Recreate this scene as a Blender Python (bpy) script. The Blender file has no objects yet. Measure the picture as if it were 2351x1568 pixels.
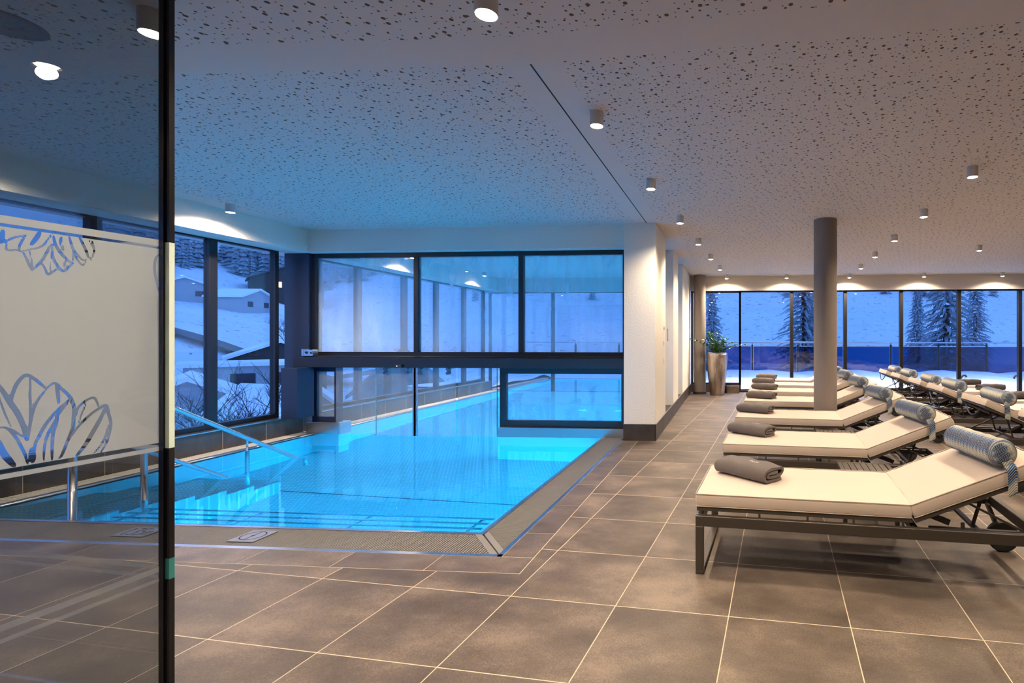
import bpy, math, random
from mathutils import Vector, Matrix
random.seed(7)
SKY = 1.08; EXPO = 1.10
PI = math.pi
S = bpy.context.scene
COL = S.collection

# ------------------------------------------------------------------ helpers
class MB:
    """collects boxes, tubes, lathes ... and links them as ONE mesh object"""
    def __init__(s):
        s.v = []; s.f = []; s.m = []; s.uv = {}
    def add(s, vs, fs, mi=0, M=None):
        b = len(s.v)
        for p in vs:
            p = Vector(p)
            s.v.append(M @ p if M else p)
        for f in fs:
            s.f.append(tuple(b + i for i in f)); s.m.append(mi)
        return b
    def box(s, x0, x1, y0, y1, z0, z1, mi=0, M=None):
        vs = [(x, y, z) for z in (z0, z1) for y in (y0, y1) for x in (x0, x1)]
        s.add(vs, [(0, 2, 3, 1), (4, 5, 7, 6), (0, 1, 5, 4), (2, 6, 7, 3), (0, 4, 6, 2), (1, 3, 7, 5)], mi, M)
    def prism(s, poly, z0, z1, mi=0, M=None):
        n = len(poly)
        a = sum(poly[i][0] * poly[(i + 1) % n][1] - poly[(i + 1) % n][0] * poly[i][1] for i in range(n))
        if a < 0: poly = poly[::-1]
        vs = [(p[0], p[1], z0) for p in poly] + [(p[0], p[1], z1) for p in poly]
        fs = [tuple(range(n))[::-1], tuple(range(n, 2 * n))] + [(i, (i + 1) % n, n + (i + 1) % n, n + i) for i in range(n)]
        s.add(vs, fs, mi, M)
    def face(s, pts, mi=0):
        s.add(pts, [tuple(range(len(pts)))], mi)
    def tube(s, pts, r, n=10, mi=0, M=None, cap=True):
        pts = [Vector(p) for p in pts]; k = len(pts)
        rs = r if isinstance(r, (list, tuple)) else [r] * k
        vs = []; up = None
        for i, p in enumerate(pts):
            t = (pts[min(i + 1, k - 1)] - pts[max(i - 1, 0)]).normalized()
            if up is None:
                up = Vector((0, 0, 1)) if abs(t.z) < .9 else Vector((1, 0, 0))
            a = t.cross(up)
            if a.length < 1e-4: a = t.cross(Vector((0, 1, 0)))
            a.normalize(); up = a.cross(t).normalized()
            for j in range(n):
                w = 2 * PI * j / n
                vs.append(p + (a * math.cos(w) + up * math.sin(w)) * rs[i])
        fs = []
        for i in range(k - 1):
            for j in range(n):
                q = (j + 1) % n
                fs.append((i * n + j, i * n + q, (i + 1) * n + q, (i + 1) * n + j))
        if cap:
            fs.append(tuple(range(n))); fs.append(tuple(range((k - 1) * n, k * n))[::-1])
        s.add(vs, fs, mi, M)
    def bar(s, p0, p1, w, h, mi=0, M=None):
        p0 = Vector(p0); p1 = Vector(p1); t = (p1 - p0).normalized()
        a = t.cross(Vector((0, 0, 1)))
        if a.length < 1e-4: a = Vector((0, 1, 0))
        a.normalize(); b = a.cross(t).normalized()
        vs = [p + a * (w / 2 * i) + b * (h / 2 * j) for p in (p0, p1) for j in (-1, 1) for i in (-1, 1)]
        s.add(vs, [(0, 1, 3, 2), (4, 6, 7, 5), (0, 4, 5, 1), (2, 3, 7, 6), (0, 2, 6, 4), (1, 5, 7, 3)], mi, M)
    def lathe(s, prof, n=32, c=(0, 0, 0), mi=0, M=None):
        vs = []; k = len(prof)
        for r, z in prof:
            for j in range(n):
                w = 2 * PI * j / n
                vs.append((c[0] + r * math.cos(w), c[1] + r * math.sin(w), c[2] + z))
        fs = []
        for i in range(k - 1):
            for j in range(n):
                q = (j + 1) % n
                fs.append((i * n + j, i * n + q, (i + 1) * n + q, (i + 1) * n + j))
        if prof[0][0] > 1e-5: fs.append(tuple(range(n))[::-1])
        if prof[-1][0] > 1e-5: fs.append(tuple(range((k - 1) * n, k * n)))
        s.add(vs, fs, mi, M)
    def build(s, name, mats, parent=None, smooth=False, bevel=0, seg=2, loc=None, rz=0, uv=None, auto=None):
        me = bpy.data.meshes.new(name)
        me.from_pydata([tuple(p) for p in s.v], [], s.f)
        if not isinstance(mats, (list, tuple)): mats = [mats]
        for m in mats: me.materials.append(m)
        for p, mi in zip(me.polygons, s.m):
            p.material_index = mi; p.use_smooth = smooth
        me.validate(); me.update()
        if uv:
            L = me.uv_layers.new(name='UVMap')
            for lp in me.loops:
                L.data[lp.index].uv = uv(me.vertices[lp.vertex_index].co)
        o = bpy.data.objects.new(name, me); COL.objects.link(o)
        if parent: o.parent = parent
        if loc: o.location = loc
        o.rotation_euler.z = rz
        if bevel:
            b = o.modifiers.new('b', 'BEVEL'); b.width = bevel; b.segments = seg; b.limit_method = 'ANGLE'; b.angle_limit = .6
            if seg > 1:
                for p in me.polygons: p.use_smooth = True
                b.harden_normals = True
        if auto:
            me.set_sharp_from_angle(angle=auto)
        return o

def tag(o, label=None, cat=None, group=None, kind=None):
    if label: o['label'] = label
    if cat: o['category'] = cat
    if group: o['group'] = group
    if kind: o['kind'] = kind
    return o
def empty(name, loc, rz=0):
    o = bpy.data.objects.new(name, None); COL.objects.link(o)
    o.location = loc; o.rotation_euler.z = rz; o.empty_display_size = .1
    return o
def copy_tree(o, parent=None):
    kids = [c for c in o.children]
    c = o.copy(); COL.objects.link(c)
    if parent: c.parent = parent
    for k in kids: copy_tree(k, c)
    return c
def struct(o, label=None):
    o['kind'] = 'structure'
    if label: o['label'] = label
    return o

# ------------------------------------------------------------------ materials
def new_mat(name):
    m = bpy.data.materials.new(name); m.use_nodes = True
    nt = m.node_tree; nt.nodes.clear()
    out = nt.nodes.new('ShaderNodeOutputMaterial')
    return m, nt, out
class NT:
    def __init__(s, nt): s.nt = nt
    def n(s, typ, props=None, **ins):
        nd = s.nt.nodes.new(typ)
        for k, v in (props or {}).items(): setattr(nd, k, v)
        for k, v in ins.items():
            key = int(k[1:]) if k[0] == 'i' and k[1:].isdigit() else k.replace('_', ' ')
            sk = nd.inputs[key]
            if hasattr(v, 'is_output') or isinstance(v, bpy.types.NodeSocket): s.nt.links.new(v, sk)
            else: sk.default_value = v
        return nd
    def math(s, op, a, b=0.0, c=0.0):
        return s.n('ShaderNodeMath', {'operation': op}, i0=a, i1=b, i2=c).outputs[0]
    def mix(s, f, a, b):
        nd = s.n('ShaderNodeMix', {'data_type': 'RGBA'})
        for i, v in ((0, f), (6, a), (7, b)):
            if isinstance(v, bpy.types.NodeSocket): s.nt.links.new(v, nd.inputs[i])
            else: nd.inputs[i].default_value = v if i == 0 or len(v) == 4 else (*v, 1)
        return nd.outputs[2]
    def ramp(s, f, stops):
        nd = s.n('ShaderNodeValToRGB'); cr = nd.color_ramp
        while len(cr.elements) < len(stops): cr.elements.new(.5)
        for e, (p, c) in zip(cr.elements, stops):
            e.position = p; e.color = (*c, 1) if len(c) == 3 else c
        s.nt.links.new(f, nd.inputs[0]); return nd.outputs[0]
    def coord(s, which='Object'): return s.n('ShaderNodeTexCoord').outputs[which]
    def noise(s, vec, scale, detail=3, rough=.5):
        return s.n('ShaderNodeTexNoise', None, Vector=vec, Scale=scale, Detail=detail, Roughness=rough).outputs[0]
    def bsdf(s, out, col, rough=.5, metal=0, bump=None, bs=.2, bd=.01, spec=.5, **kw):
        b = s.n('ShaderNodeBsdfPrincipled')
        for k, v in (('Base Color', col), ('Roughness', rough), ('Metallic', metal), ('Specular IOR Level', spec)):
            if isinstance(v, bpy.types.NodeSocket): s.nt.links.new(v, b.inputs[k])
            else: b.inputs[k].default_value = (*v, 1) if k == 'Base Color' and len(v) == 3 else v
        for k, v in kw.items(): b.inputs[k.replace('_', ' ')].default_value = v
        if bump is not None:
            bn = s.n('ShaderNodeBump', None, Strength=bs, Distance=bd, Height=bump)
            s.nt.links.new(bn.outputs[0], b.inputs['Normal'])
        s.nt.links.new(b.outputs[0], out.inputs[0]); return b

def simple(name, col, rough=.5, metal=0, var=0, vs=8, bump=0, bscale=200, bd=.002, spec=.5, stretch=None):
    m, nt, out = new_mat(name); T = NT(nt)
    c = T.coord()
    if stretch: c = T.n('ShaderNodeMapping', None, Vector=c, Scale=stretch).outputs[0]
    col_s = col
    if var:
        f = T.noise(c, vs, 4)
        col_s = T.mix(f, tuple(x * (1 - var) for x in col), tuple(min(1, x * (1 + var)) for x in col))
    bm = T.noise(c, bscale, 2) if bump else None
    T.bsdf(out, col_s, rough, metal, bm, bump, bd, spec)
    return m
def emit(name, col, st):
    m, nt, out = new_mat(name); T = NT(nt)
    e = T.n('ShaderNodeEmission', None, Color=(*col, 1), Strength=st)
    nt.links.new(e.outputs[0], out.inputs[0]); return m
def glass(name, tint=(.92, .95, .97), fr=1.0, veil=0.0, veilcol=(.8, .85, .9), streak=False):
    m, nt, out = new_mat(name); T = NT(nt)
    tr = T.n('ShaderNodeBsdfTransparent', None, Color=(*tint, 1)).outputs[0]
    gl = T.n('ShaderNodeBsdfGlossy', None, Color=(1, 1, 1, 1), Roughness=0.0).outputs[0]
    fc = T.n('ShaderNodeLayerWeight', None, Blend=.5).outputs['Facing']
    f = T.math('ADD', .045 * fr, T.math('MULTIPLY', T.math('POWER', fc, 5.0), .95))
    f = T.math('MINIMUM', f, .9)
    sh = T.n('ShaderNodeMixShader', None, i0=f, i1=tr, i2=gl).outputs[0]
    if veil:
        d = T.n('ShaderNodeBsdfTranslucent', None, Color=(*veilcol, 1)).outputs[0]
        d2 = T.n('ShaderNodeBsdfDiffuse', None, Color=(*veilcol, 1)).outputs[0]
        dd = T.n('ShaderNodeMixShader', None, i0=.4, i1=d, i2=d2).outputs[0]
        v = T.noise(T.n('ShaderNodeMapping', None, Vector=T.coord(), Scale=(3, 3, .6)).outputs[0], 1.5, 4)
        v = T.math('MULTIPLY', v, veil * 2)
        sh = T.n('ShaderNodeMixShader', None, i0=v, i1=sh, i2=dd).outputs[0]
    nt.links.new(sh, out.inputs[0]); return m

def tile_mat():
    m, nt, out = new_mat('slate_floor_tile'); T = NT(nt)
    c = T.coord(); sx = T.n('ShaderNodeSeparateXYZ', None, Vector=c)
    x = T.math('DIVIDE', sx.outputs[0], .6); y = T.math('DIVIDE', sx.outputs[1], .6)
    fx = T.math('FRACT', x); fy = T.math('FRACT', y)
    def edge(f): return T.math('MINIMUM', f, T.math('SUBTRACT', 1.0, f))
    e = T.math('MINIMUM', edge(fx), edge(fy))
    g = T.math('LESS_THAN', e, .0042)
    cell = T.n('ShaderNodeCombineXYZ', None, X=T.math('FLOOR', x), Y=T.math('FLOOR', y)).outputs[0]
    wn = T.n('ShaderNodeTexWhiteNoise', {'noise_dimensions': '2D'}, Vector=cell)
    col, h = slate(T, c, wn.outputs[1], wn.outputs[0])
    col = T.mix(g, col, GROUT)
    T.bsdf(out, col, T.math('ADD', .42, T.math('MULTIPLY', h, .2)), 0, h, .25, .004, .4); return m
GROUT = (.55, .45, .32)
def slate(T, c, offs, val):
    p = T.n('ShaderNodeVectorMath', {'operation': 'ADD'}, i0=c, i1=T.n('ShaderNodeVectorMath', {'operation': 'SCALE'}, i0=offs, Scale=30.0).outputs[0]).outputs[0]
    big = T.noise(T.n('ShaderNodeMapping', None, Vector=p, Scale=(1, 1.5, 1)).outputs[0], 2.2, 6, .6)
    fine = T.noise(p, 130, 3, .6)
    h = T.math('ADD', T.math('MULTIPLY', big, .65), T.math('MULTIPLY', fine, .35))
    col = T.ramp(h, [(.36, (.060, .045, .035)), (.5, (.108, .083, .065)), (.63, (.190, .148, .116))])
    k = T.math('ADD', .86, T.math('MULTIPLY', val, .28))
    col = T.n('ShaderNodeVectorMath', {'operation': 'SCALE'}, i0=col, Scale=k).outputs[0]
    return col, h
def slate_mat(name, dark=1.0):
    m, nt, out = new_mat(name); T = NT(nt)
    c = T.coord()
    g = T.n('ShaderNodeNewGeometry')
    rnd = g.outputs['Random Per Island']
    wn = T.n('ShaderNodeTexWhiteNoise', {'noise_dimensions': '1D'}, W=rnd)
    col, h = slate(T, c, wn.outputs[1], wn.outputs[0])
    col = T.n('ShaderNodeVectorMath', {'operation': 'SCALE'}, i0=col, Scale=dark).outputs[0]
    T.bsdf(out, col, .45, 0, h, .25, .004, .4); return m
def perf_mat():
    m, nt, out = new_mat('perforated_plasterboard'); T = NT(nt)
    c = T.coord(); hole = None
    for cell, r, keep, off in ((.088, .0100, .58, 0), (.062, .0062, .62, 3.3), (.042, .0036, .65, 7.7)):
        mp = T.n('ShaderNodeMapping', None, Vector=c, Location=(off, off * 1.7, 0), Scale=(1 / cell, 1 / cell, 0), Rotation=(0, 0, .35 + off)).outputs[0]
        v = T.n('ShaderNodeTexVoronoi', {'voronoi_dimensions': '2D'}, Vector=mp, Scale=1.0, Randomness=.8)
        k = T.math('LESS_THAN', v.outputs['Distance'], r / cell)
        sep = T.n('ShaderNodeSeparateColor', None, Color=v.outputs['Color'])
        k = T.math('MULTIPLY', k, T.math('LESS_THAN', sep.outputs[0], keep))
        hole = k if hole is None else T.math('MAXIMUM', hole, k)
    col = T.mix(hole, PLASTER, (.13, .092, .055))
    T.bsdf(out, col, .9, 0, None, spec=.1); return m
PLASTER = (.68, .625, .57)
def steel(name, col=(.62, .62, .63), rough=.28, brushed=True, studs=False):
    m, nt, out = new_mat(name); T = NT(nt); c = T.coord(); h = None
    if studs:
        sx = T.n('ShaderNodeSeparateXYZ', None, Vector=c)
        a = T.math('DIVIDE', sx.outputs[0], .05); b = T.math('DIVIDE', sx.outputs[1], .05)
        row = T.math('MULTIPLY', T.math('MODULO', T.math('FLOOR', b), 2.0), .5)
        fa = T.math('SUBTRACT', T.math('FRACT', T.math('ADD', a, row)), .5); fb = T.math('SUBTRACT', T.math('FRACT', b), .5)
        d = T.math('SQRT', T.math('ADD', T.math('MULTIPLY', fa, fa), T.math('MULTIPLY', fb, fb)))
        h = T.math('SUBTRACT', 1.0, T.n('ShaderNodeMapRange', {'interpolation_type': 'SMOOTHSTEP'}, Value=d, i1=.14, i2=.3).outputs[0])
        col = T.mix(h, col, (.95, .95, .95))
        T.bsdf(out, col, .55, .0, h, .6, .01); return m
    if brushed:
        h = T.noise(T.n('ShaderNodeMapping', None, Vector=c, Scale=(1, 1, 40)).outputs[0], 20, 2)
        cc = T.mix(h, tuple(x * .85 for x in col), col)
        T.bsdf(out, cc, rough, 1, h, .03, .002); return m
    T.bsdf(out, col, rough, 1); return m
def fabric(name, col, scale=900, var=.12, bs=.35):
    m, nt, out = new_mat(name); T = NT(nt); c = T.coord()
    w1 = T.noise(c, scale, 1); big = T.noise(c, 5, 2)
    cc = T.mix(w1, tuple(x * (1 - var) for x in col), tuple(min(1, x * (1 + var)) for x in col))
    cc = T.mix(T.math('MULTIPLY', big, .25), cc, tuple(x * .8 for x in col))
    T.bsdf(out, cc, .95, 0, T.math('ADD', w1, T.math('MULTIPLY', big, 3.0)), bs, .002, .15, Sheen_Weight=.15); return m
def zigzag():
    m, nt, out = new_mat('zigzag_woven_fabric'); T = NT(nt)
    uv = T.n('ShaderNodeUVMap').outputs[0]; s_ = T.n('ShaderNodeSeparateXYZ', None, Vector=uv)
    u = s_.outputs[0]; v = s_.outputs[1]
    tri = T.math('PINGPONG', T.math('DIVIDE', u, .0195), 1.0)
    t = T.math('ADD', v, T.math('MULTIPLY', tri, .024))
    n = T.noise(T.n('ShaderNodeMapping', None, Vector=uv, Scale=(400, 60, 1)).outputs[0], 1, 2)
    t2 = T.math('ADD', t, T.math('MULTIPLY', n, .004))
    band = T.math('PINGPONG', T.math('DIVIDE', t2, .075), 1.0)
    base = T.ramp(band, [(.15, (.008, .035, .13)), (.52, (.025, .11, .30)), (.64, (.30, .34, .35)), (.95, (.56, .53, .43))])
    line = T.math('FRACT', T.math('DIVIDE', t2, .0125))
    k = T.math('GREATER_THAN', line, .68)
    k2 = T.math('LESS_THAN', line, .2)
    c1 = T.mix(T.math('MULTIPLY', k, .85), base, (.03, .045, .06))
    c1 = T.mix(T.math('MULTIPLY', k2, .75), c1, (.60, .57, .43))
    T.bsdf(out, c1, .9, 0, line, .3, .002, .15); return m
def water_mat():
    m, nt, out = new_mat('pool_water'); T = NT(nt); c = T.coord()
    h = T.noise(c, 2.2, 2, .5)
    b = T.n('ShaderNodeBsdfGlass', None, Color=(.50, .93, 1, 1), Roughness=0.0, IOR=1.33)
    bn = T.n('ShaderNodeBump', None, Strength=.035, Distance=.03, Height=h)
    nt.links.new(bn.outputs[0], b.inputs['Normal']); nt.links.new(b.outputs[0], out.inputs[0]); return m
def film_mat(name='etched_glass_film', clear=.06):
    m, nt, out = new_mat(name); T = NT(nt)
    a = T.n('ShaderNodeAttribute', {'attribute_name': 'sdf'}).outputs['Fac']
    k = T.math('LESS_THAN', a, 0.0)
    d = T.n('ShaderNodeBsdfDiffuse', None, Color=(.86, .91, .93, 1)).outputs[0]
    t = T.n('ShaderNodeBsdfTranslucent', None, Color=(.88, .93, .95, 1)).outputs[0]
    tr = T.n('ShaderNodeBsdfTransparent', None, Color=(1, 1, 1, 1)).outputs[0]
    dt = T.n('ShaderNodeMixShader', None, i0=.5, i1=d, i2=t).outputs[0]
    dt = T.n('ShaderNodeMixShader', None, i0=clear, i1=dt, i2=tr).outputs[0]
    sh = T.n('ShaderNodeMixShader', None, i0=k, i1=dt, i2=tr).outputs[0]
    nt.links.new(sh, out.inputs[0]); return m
def snow_mat():
    m, nt, out = new_mat('hillside_snow'); T = NT(nt); c = T.coord()
    n = T.noise(c, .08, 6, .65); f = T.noise(c, .9, 5, .7)
    sh = T.math('GREATER_THAN', f, .61)
    col = T.mix(n, (.62, .66, .70), (.88, .90, .92))
    col = T.mix(T.math('MULTIPLY', sh, .7), col, (.16, .15, .14))
    T.bsdf(out, col, .9, 0, n, .3, .5, .1); return m

MAT = dict(
    tile=tile_mat(), slate=slate_mat('slate_border_tile'), darkslate=slate_mat('slate_plinth_tile', .42), parapet=slate_mat('slate_parapet_tile', .85),
    grout=simple('cream_grout', GROUT, .9), perf=perf_mat(),
    plaster=simple('white_plaster', PLASTER, .9, bump=.15, bscale=60, spec=.15),
    wall=simple('rough_white_render', (.84, .80, .71), .92, bump=.5, bscale=45, bd=.006, spec=.15),
    black=simple('black_window_aluminium', (.012, .013, .017), .35, spec=.4),
    navy=simple('dark_blue_grey_aluminium', (.016, .022, .045), .4, spec=.45),
    frame=simple('bronze_grey_lounger_metal', (.062, .051, .042), .42, .3, var=.1),
    steel=steel('brushed_steel'), steelpool=simple('pool_wall_steel', (.55, .57, .58), .45, .25, var=.06), chrome=steel('satin_chrome', (.86, .86, .87), .22, False), darkchrome=steel('dark_chrome', (.22, .23, .26), .15, False),
    studs=steel('studded_pool_steel', (.55, .56, .57), studs=True), grate=simple('grate_grey_plastic', (.20, .185, .172), .5),
    trough=simple('dark_channel', (.012, .012, .014), .8),
    cushion=fabric('beige_cushion_weave', (.535, .45, .38)), piping=fabric('beige_piping', (.46, .385, .32)),
    zig=zigzag(), towel=fabric('grey_brown_fleece', (.115, .098, .092), 500, .2), towel2=fabric('dark_brown_fleece', (.055, .042, .038), 500, .2),
    stitch=simple('white_thread', (.7, .68, .64), .8),
    rubber=simple('black_rubber', (.012, .011, .011), .7), column=simple('taupe_column_paint', (.20, .168, .148), .75, bump=.1, bscale=60),
    water=water_mat(), film=film_mat(), film2=film_mat('shade_thinned_film', .72), snow=snow_mat(),
    deck=simple('terrace_snow', (.86, .88, .90), .9, bump=.4, bscale=3, bd=.05, spec=.1),
    win=glass('window_glass', fr=1.3), part=glass('haze_veil_partition_glass', veil=.22, veilcol=(.74, .86, 1.0), fr=1.3), door=glass('haze_veil_door_glass', (.9, .95, .95), fr=1.2, veil=.10),  # veil puts the haze of the far hall into partition and door glass
    smoke=glass('blue_smoked_glass', (.12, .34, .56), fr=.6), screen=glass('grey_screen_glass', (.80, .815, .815), fr=.55),
    greenedge=simple('pale_green_glass_edge', (.70, .84, .76), .3), darkedge=simple('black_seal', (.006, .006, .008), .25), tealedge=simple('teal_glass_edge', (.03, .22, .22), .2),
    housing=simple('lamp_housing_white', (.62, .60, .57), .5), lens=emit('lamp_lens', (1.0, .80, .52), 45.0),
    plastic=simple('white_switch_plastic', (.72, .70, .66), .4), greydisc=simple('grey_loudspeaker_mesh', (.16, .16, .165), .8),
    wood=simple('chalet_dark_wood', (.055, .045, .04), .8, var=.3, vs=2), render=simple('chalet_pale_render', (.40, .42, .44), .9, var=.1),
    roof=simple('roof_snow', (.85, .88, .92), .9), roofdark=simple('roof_dark', (.10, .10, .11), .8), litwin=emit('lit_window', (1.0, .86, .62), 2.6),
    litgarage=emit('lit_garage', (.9, .93, 1.0), 1.3), dimwin=simple('dim_window', (.03, .035, .05), .2), road=simple('cleared_road', (.10, .105, .115), .8, var=.3, vs=.5),
    bark=simple('bare_bark', (.05, .045, .042), .9), needles=simple('snowy_needles', (.30, .34, .38), .9, var=.75, vs=2.5),
    leaf=simple('dark_glossy_leaf', (.028, .105, .022), .3, var=.5, vs=30), stem=simple('green_leaf_stem', (.05, .10, .03), .6), soil=simple('pot_soil', (.03, .022, .016), .95),
)
def pot_mat():
    m, nt, out = new_mat('hammered_bronze_silver'); T = NT(nt); c = T.coord()
    n = T.noise(T.n('ShaderNodeMapping', None, Vector=c, Scale=(1, 1, .35)).outputs[0], 9, 5, .6)
    d = T.noise(c, 40, 2)
    col = T.ramp(n, [(.3, (.36, .28, .23)), (.7, (.62, .55, .50))])
    T.bsdf(out, col, .30, 1, T.math('ADD', n, T.math('MULTIPLY', d, .3)), .35, .03); return m
MAT['pot'] = pot_mat()
TA = math.radians(-5.45)                       # the lounge floor is laid at a slight angle to the pool
U = Vector((math.cos(TA), math.sin(TA), 0)); V = Vector((-math.sin(TA), math.cos(TA), 0))
# ------------------------------------------------------------------ room shell
def poly_slab(name, poly, z0, z1, mat): 
    b = MB(); b.prism(poly, z0, z1); return struct(b.build(name, mat))
# floor: sub base in grout colour, then angled tiles, then the pool border course
XL, XR, YB, YF = -6.45, 9.5, -4.0, 13.0
b = MB()
b.box(XL, XR, YB, 3.134, -.2, -.0008); b.box(-1.48, XR, 3.134, YF, -.2, -.0008)
base = struct(b.build('floor', MAT['grout']))
org = Vector((-1.204, 2.659, 0))
def loc(x, y):
    d = Vector((x, y, 0)) - org; return (d.dot(U), d.dot(V))
b = MB()
b.prism([loc(*p) for p in [(XL, YB), (XR, YB), (XR, YF), (-1.03, YF), (-1.03, 6.8), (-1.262, 6.8), (-1.262, 2.912), (XL, 2.912)]], -.004, 0)
o = struct(b.build('floor_tiles', MAT['tile'], loc=org, rz=TA)); o['label'] = 'grey brown slate floor tiles with cream joints'
b = MB(); g = .0028
ys = [2.915, 3.53, 4.13, 4.73, 5.33, 5.93, 6.53, 6.8]
b.box(-1.48 + g, -1.265 - g, 3.137, 3.53 - g, -.004, 0)
for a, c in zip(ys[1:-1], ys[2:]): b.box(-1.48 + g, -1.265 - g, a + g, c - g, -.004, 0)
xs = [-6.45, -6.15, -5.54, -4.93, -4.32, -3.71, -3.096, -2.48, -1.87, -1.265]
for a, c in zip(xs[:-1], xs[1:]): b.box(a + g, c - g, 2.915 + g, 3.134 - g, -.004, 0)
struct(b.build('floor_border', MAT['slate']))['label'] = 'slate border course along the pool edge'

# ceiling
b = MB(); b.box(-6.9, XR, YB, 13.3, 3.004, 3.2); struct(b.build('ceiling', MAT['plaster']))
def panel(name, polys, holes, z0, z1):
    """plain plate with perforated fields set flush in it"""
    b = MB()
    for p in polys: b.prism(p, z0, z1, 0)
    for p in holes: b.prism(p, z0 - .001, z0 + .01, 1)
    return struct(b.build(name, [MAT['plaster'], MAT['perf']]))
panel('ceiling_pool', [[(-6.2, 2.3), (-1.158, 2.3), (-1.158, 6.9), (-6.2, 6.9)]], [[(-5.95, 2.3), (-1.31, 2.3), (-1.31, 6.72), (-5.95, 6.72)]], 2.998, 3.01)
panel('ceiling_lounge', [[(-1.146, 2.3), (XR, 2.3), (XR, 12.9), (-1.146, 12.9)]],
      [[(-.975, 2.3), (XR, 2.3), (XR, 12.55), (-.78, 12.55), (-.78, 6.82), (-.975, 6.6)]], 2.998, 3.01)
panel('ceiling_far', [[(-6.2, 7.2), (-1.47, 7.2), (-1.47, 12.95), (-6.2, 12.95)]], [[(-5.95, 7.4), (-1.7, 7.4), (-1.7, 12.75), (-5.95, 12.75)]], 2.998, 3.01)
near = [(-6.9, 2.42), (-1.05, 2.54), (1.33, 2.36), (XR, 1.62), (XR, YB), (-6.9, YB)]
hol = [(-6.3, 2.17), (-1.05, 2.30), (1.33, 2.11), (XR - .3, 1.38), (XR - .3, YB + .3), (-6.3, YB + .3)]
panel('ceiling_near', [near], [hol], 2.85, 3.01)
b = MB(); b.box(-1.158, -1.146, 2.45, 6.85, 2.9985, 3.005); struct(b.build('trim_1', MAT['trough']))['label'] = 'dark shadow gap between the two ceilings'
b = MB(); b.prism([(-.83, 2.28), (1.1, 2.13), (1.1, -.2), (-.83, -.2)], 2.846, 2.852); struct(b.build('ceiling_hatch', MAT['perf']))
# bulkheads over the glazing
b = MB(); b.box(-6.9, -6.2, YB, 13.3, 2.68, 3.005); struct(b.build('wall_left', MAT['wall']))['label'] = 'white bulkhead above the windows on the pool side'
b = MB(); b.box(-6.2, -1.45, 6.9, 7.2, 2.68, 3.005); struct(b.build('wall_partition', MAT['wall']))['label'] = 'white bulkhead above the glass partition'
b = MB(); b.box(-6.9, XR, 12.9, 13.3, 2.63, 3.005); struct(b.build('wall_back', MAT['plaster']))['label'] = 'white bulkhead above the terrace windows'
b = MB(); b.box(XR, XR + .2, YB, 13.3, -.2, 3.2); struct(b.build('wall_right', MAT['wall']))
b = MB(); b.box(-6.9, XR + .2, YB - .2, YB, -.2, 3.2); struct(b.build('wall_front', MAT['wall']))
b = MB(); b.box(-6.9, -6.55, YB, -1.2, -.2, 2.7); struct(b.build('wall_left_end', MAT['wall']))
# pillars between pool hall and lounge
for i, (a, c) in enumerate(((6.8, 7.88), (8.98, 9.8), (10.7, 12.95))):
    b = MB(); b.box(-1.47, -1.03, a, c, 0.0, 3.0)
    struct(b.build('pillar_%d' % (i + 1), MAT['wall'], bevel=.004, seg=1))
b = MB()
b.box(-1.475, -1.026, 6.792, 6.81, 0, .225); b.box(-1.032, -1.018, 6.792, 12.93, 0, .225); b.box(-1.47, -1.02, 7.88, 8.98, 0, .2); b.box(-1.47, -1.02, 9.8, 10.7, 0, .2)
struct(b.build('baseboard_side', MAT['darkslate']))['label'] = 'dark slate plinth along the white pillars'
b = MB(); b.box(-1.477, -1.016, 6.79, 6.812, .225, .229); b.box(-1.034, -1.016, 6.79, 12.93, .225, .229)
struct(b.build('trim_2', MAT['steel']))['label'] = 'thin steel edge on the slate plinth'
# windows between the pillars
for i, (a, c) in enumerate(((7.88, 8.98), (9.8, 10.7))):
    b = MB(); b.box(-1.42, -1.36, a, c, .2, .26); b.box(-1.42, -1.36, a, c, 2.93, 3.0); b.box(-1.42, -1.36, a, a + .05, .26, 2.93); b.box(-1.42, -1.36, c - .05, c, .26, 2.93)
    w = struct(b.build('window_%d' % (i + 11), MAT['black']))
    p = MB(); p.box(-1.4, -1.385, a + .05, c - .05, .26, 2.93); p.build('pane', MAT['part'], w)

# ------------------------------------------------------------------ pool
PX0, PX1, PY0, PY1, WZ = -6.17, -1.83, 3.53, 17.0, -.012
b = MB()
b.box(PX0 - .05, PX1 + .05, PY0 - .05, PY1 + .05, -1.4, -1.35, 1)
b.box(PX1, PX1 + .05, PY0, PY1, -1.35, -.03); b.box(PX0 - .05, PX0, PY0, PY1, -1.35, -.03)
b.box(PX0, PX1, PY0 - .05, PY0, -1.35, -.03); b.box(PX0, PX1, PY1, PY1 + .05, -1.35, 0)
b.box(-3.36, PX1, 7.0, 7.2, -1.35, .12); b.box(PX0, -5.8, 7.0, 7.2, -1.35, -.02)
b.box(PX0, PX1, 5.395, 5.405, -1.35, -1.345, 2)
# broad entry steps, walking down away from the front edge
b.box(PX0, -5.15, PY0, 3.85, -1.35, -.07, 1)
for k in range(5): b.box(PX0, -5.15, 3.85 + .3 * k, 4.15 + .3 * k, -1.35, -.23 - .17 * k, 1)
pool = struct(b.build('pool_basin', [MAT['steelpool'], MAT['studs'], MAT['trough']])); pool['label'] = 'stainless steel pool basin with studded floor and entry steps'
b = MB(); b.face([(PX0, PY0, WZ), (PX1, PY0, WZ), (PX1, PY1, WZ), (PX0, PY1, WZ)])
struct(b.build('pool_water', MAT['water']))['label'] = 'clear blue lit pool water'
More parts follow.
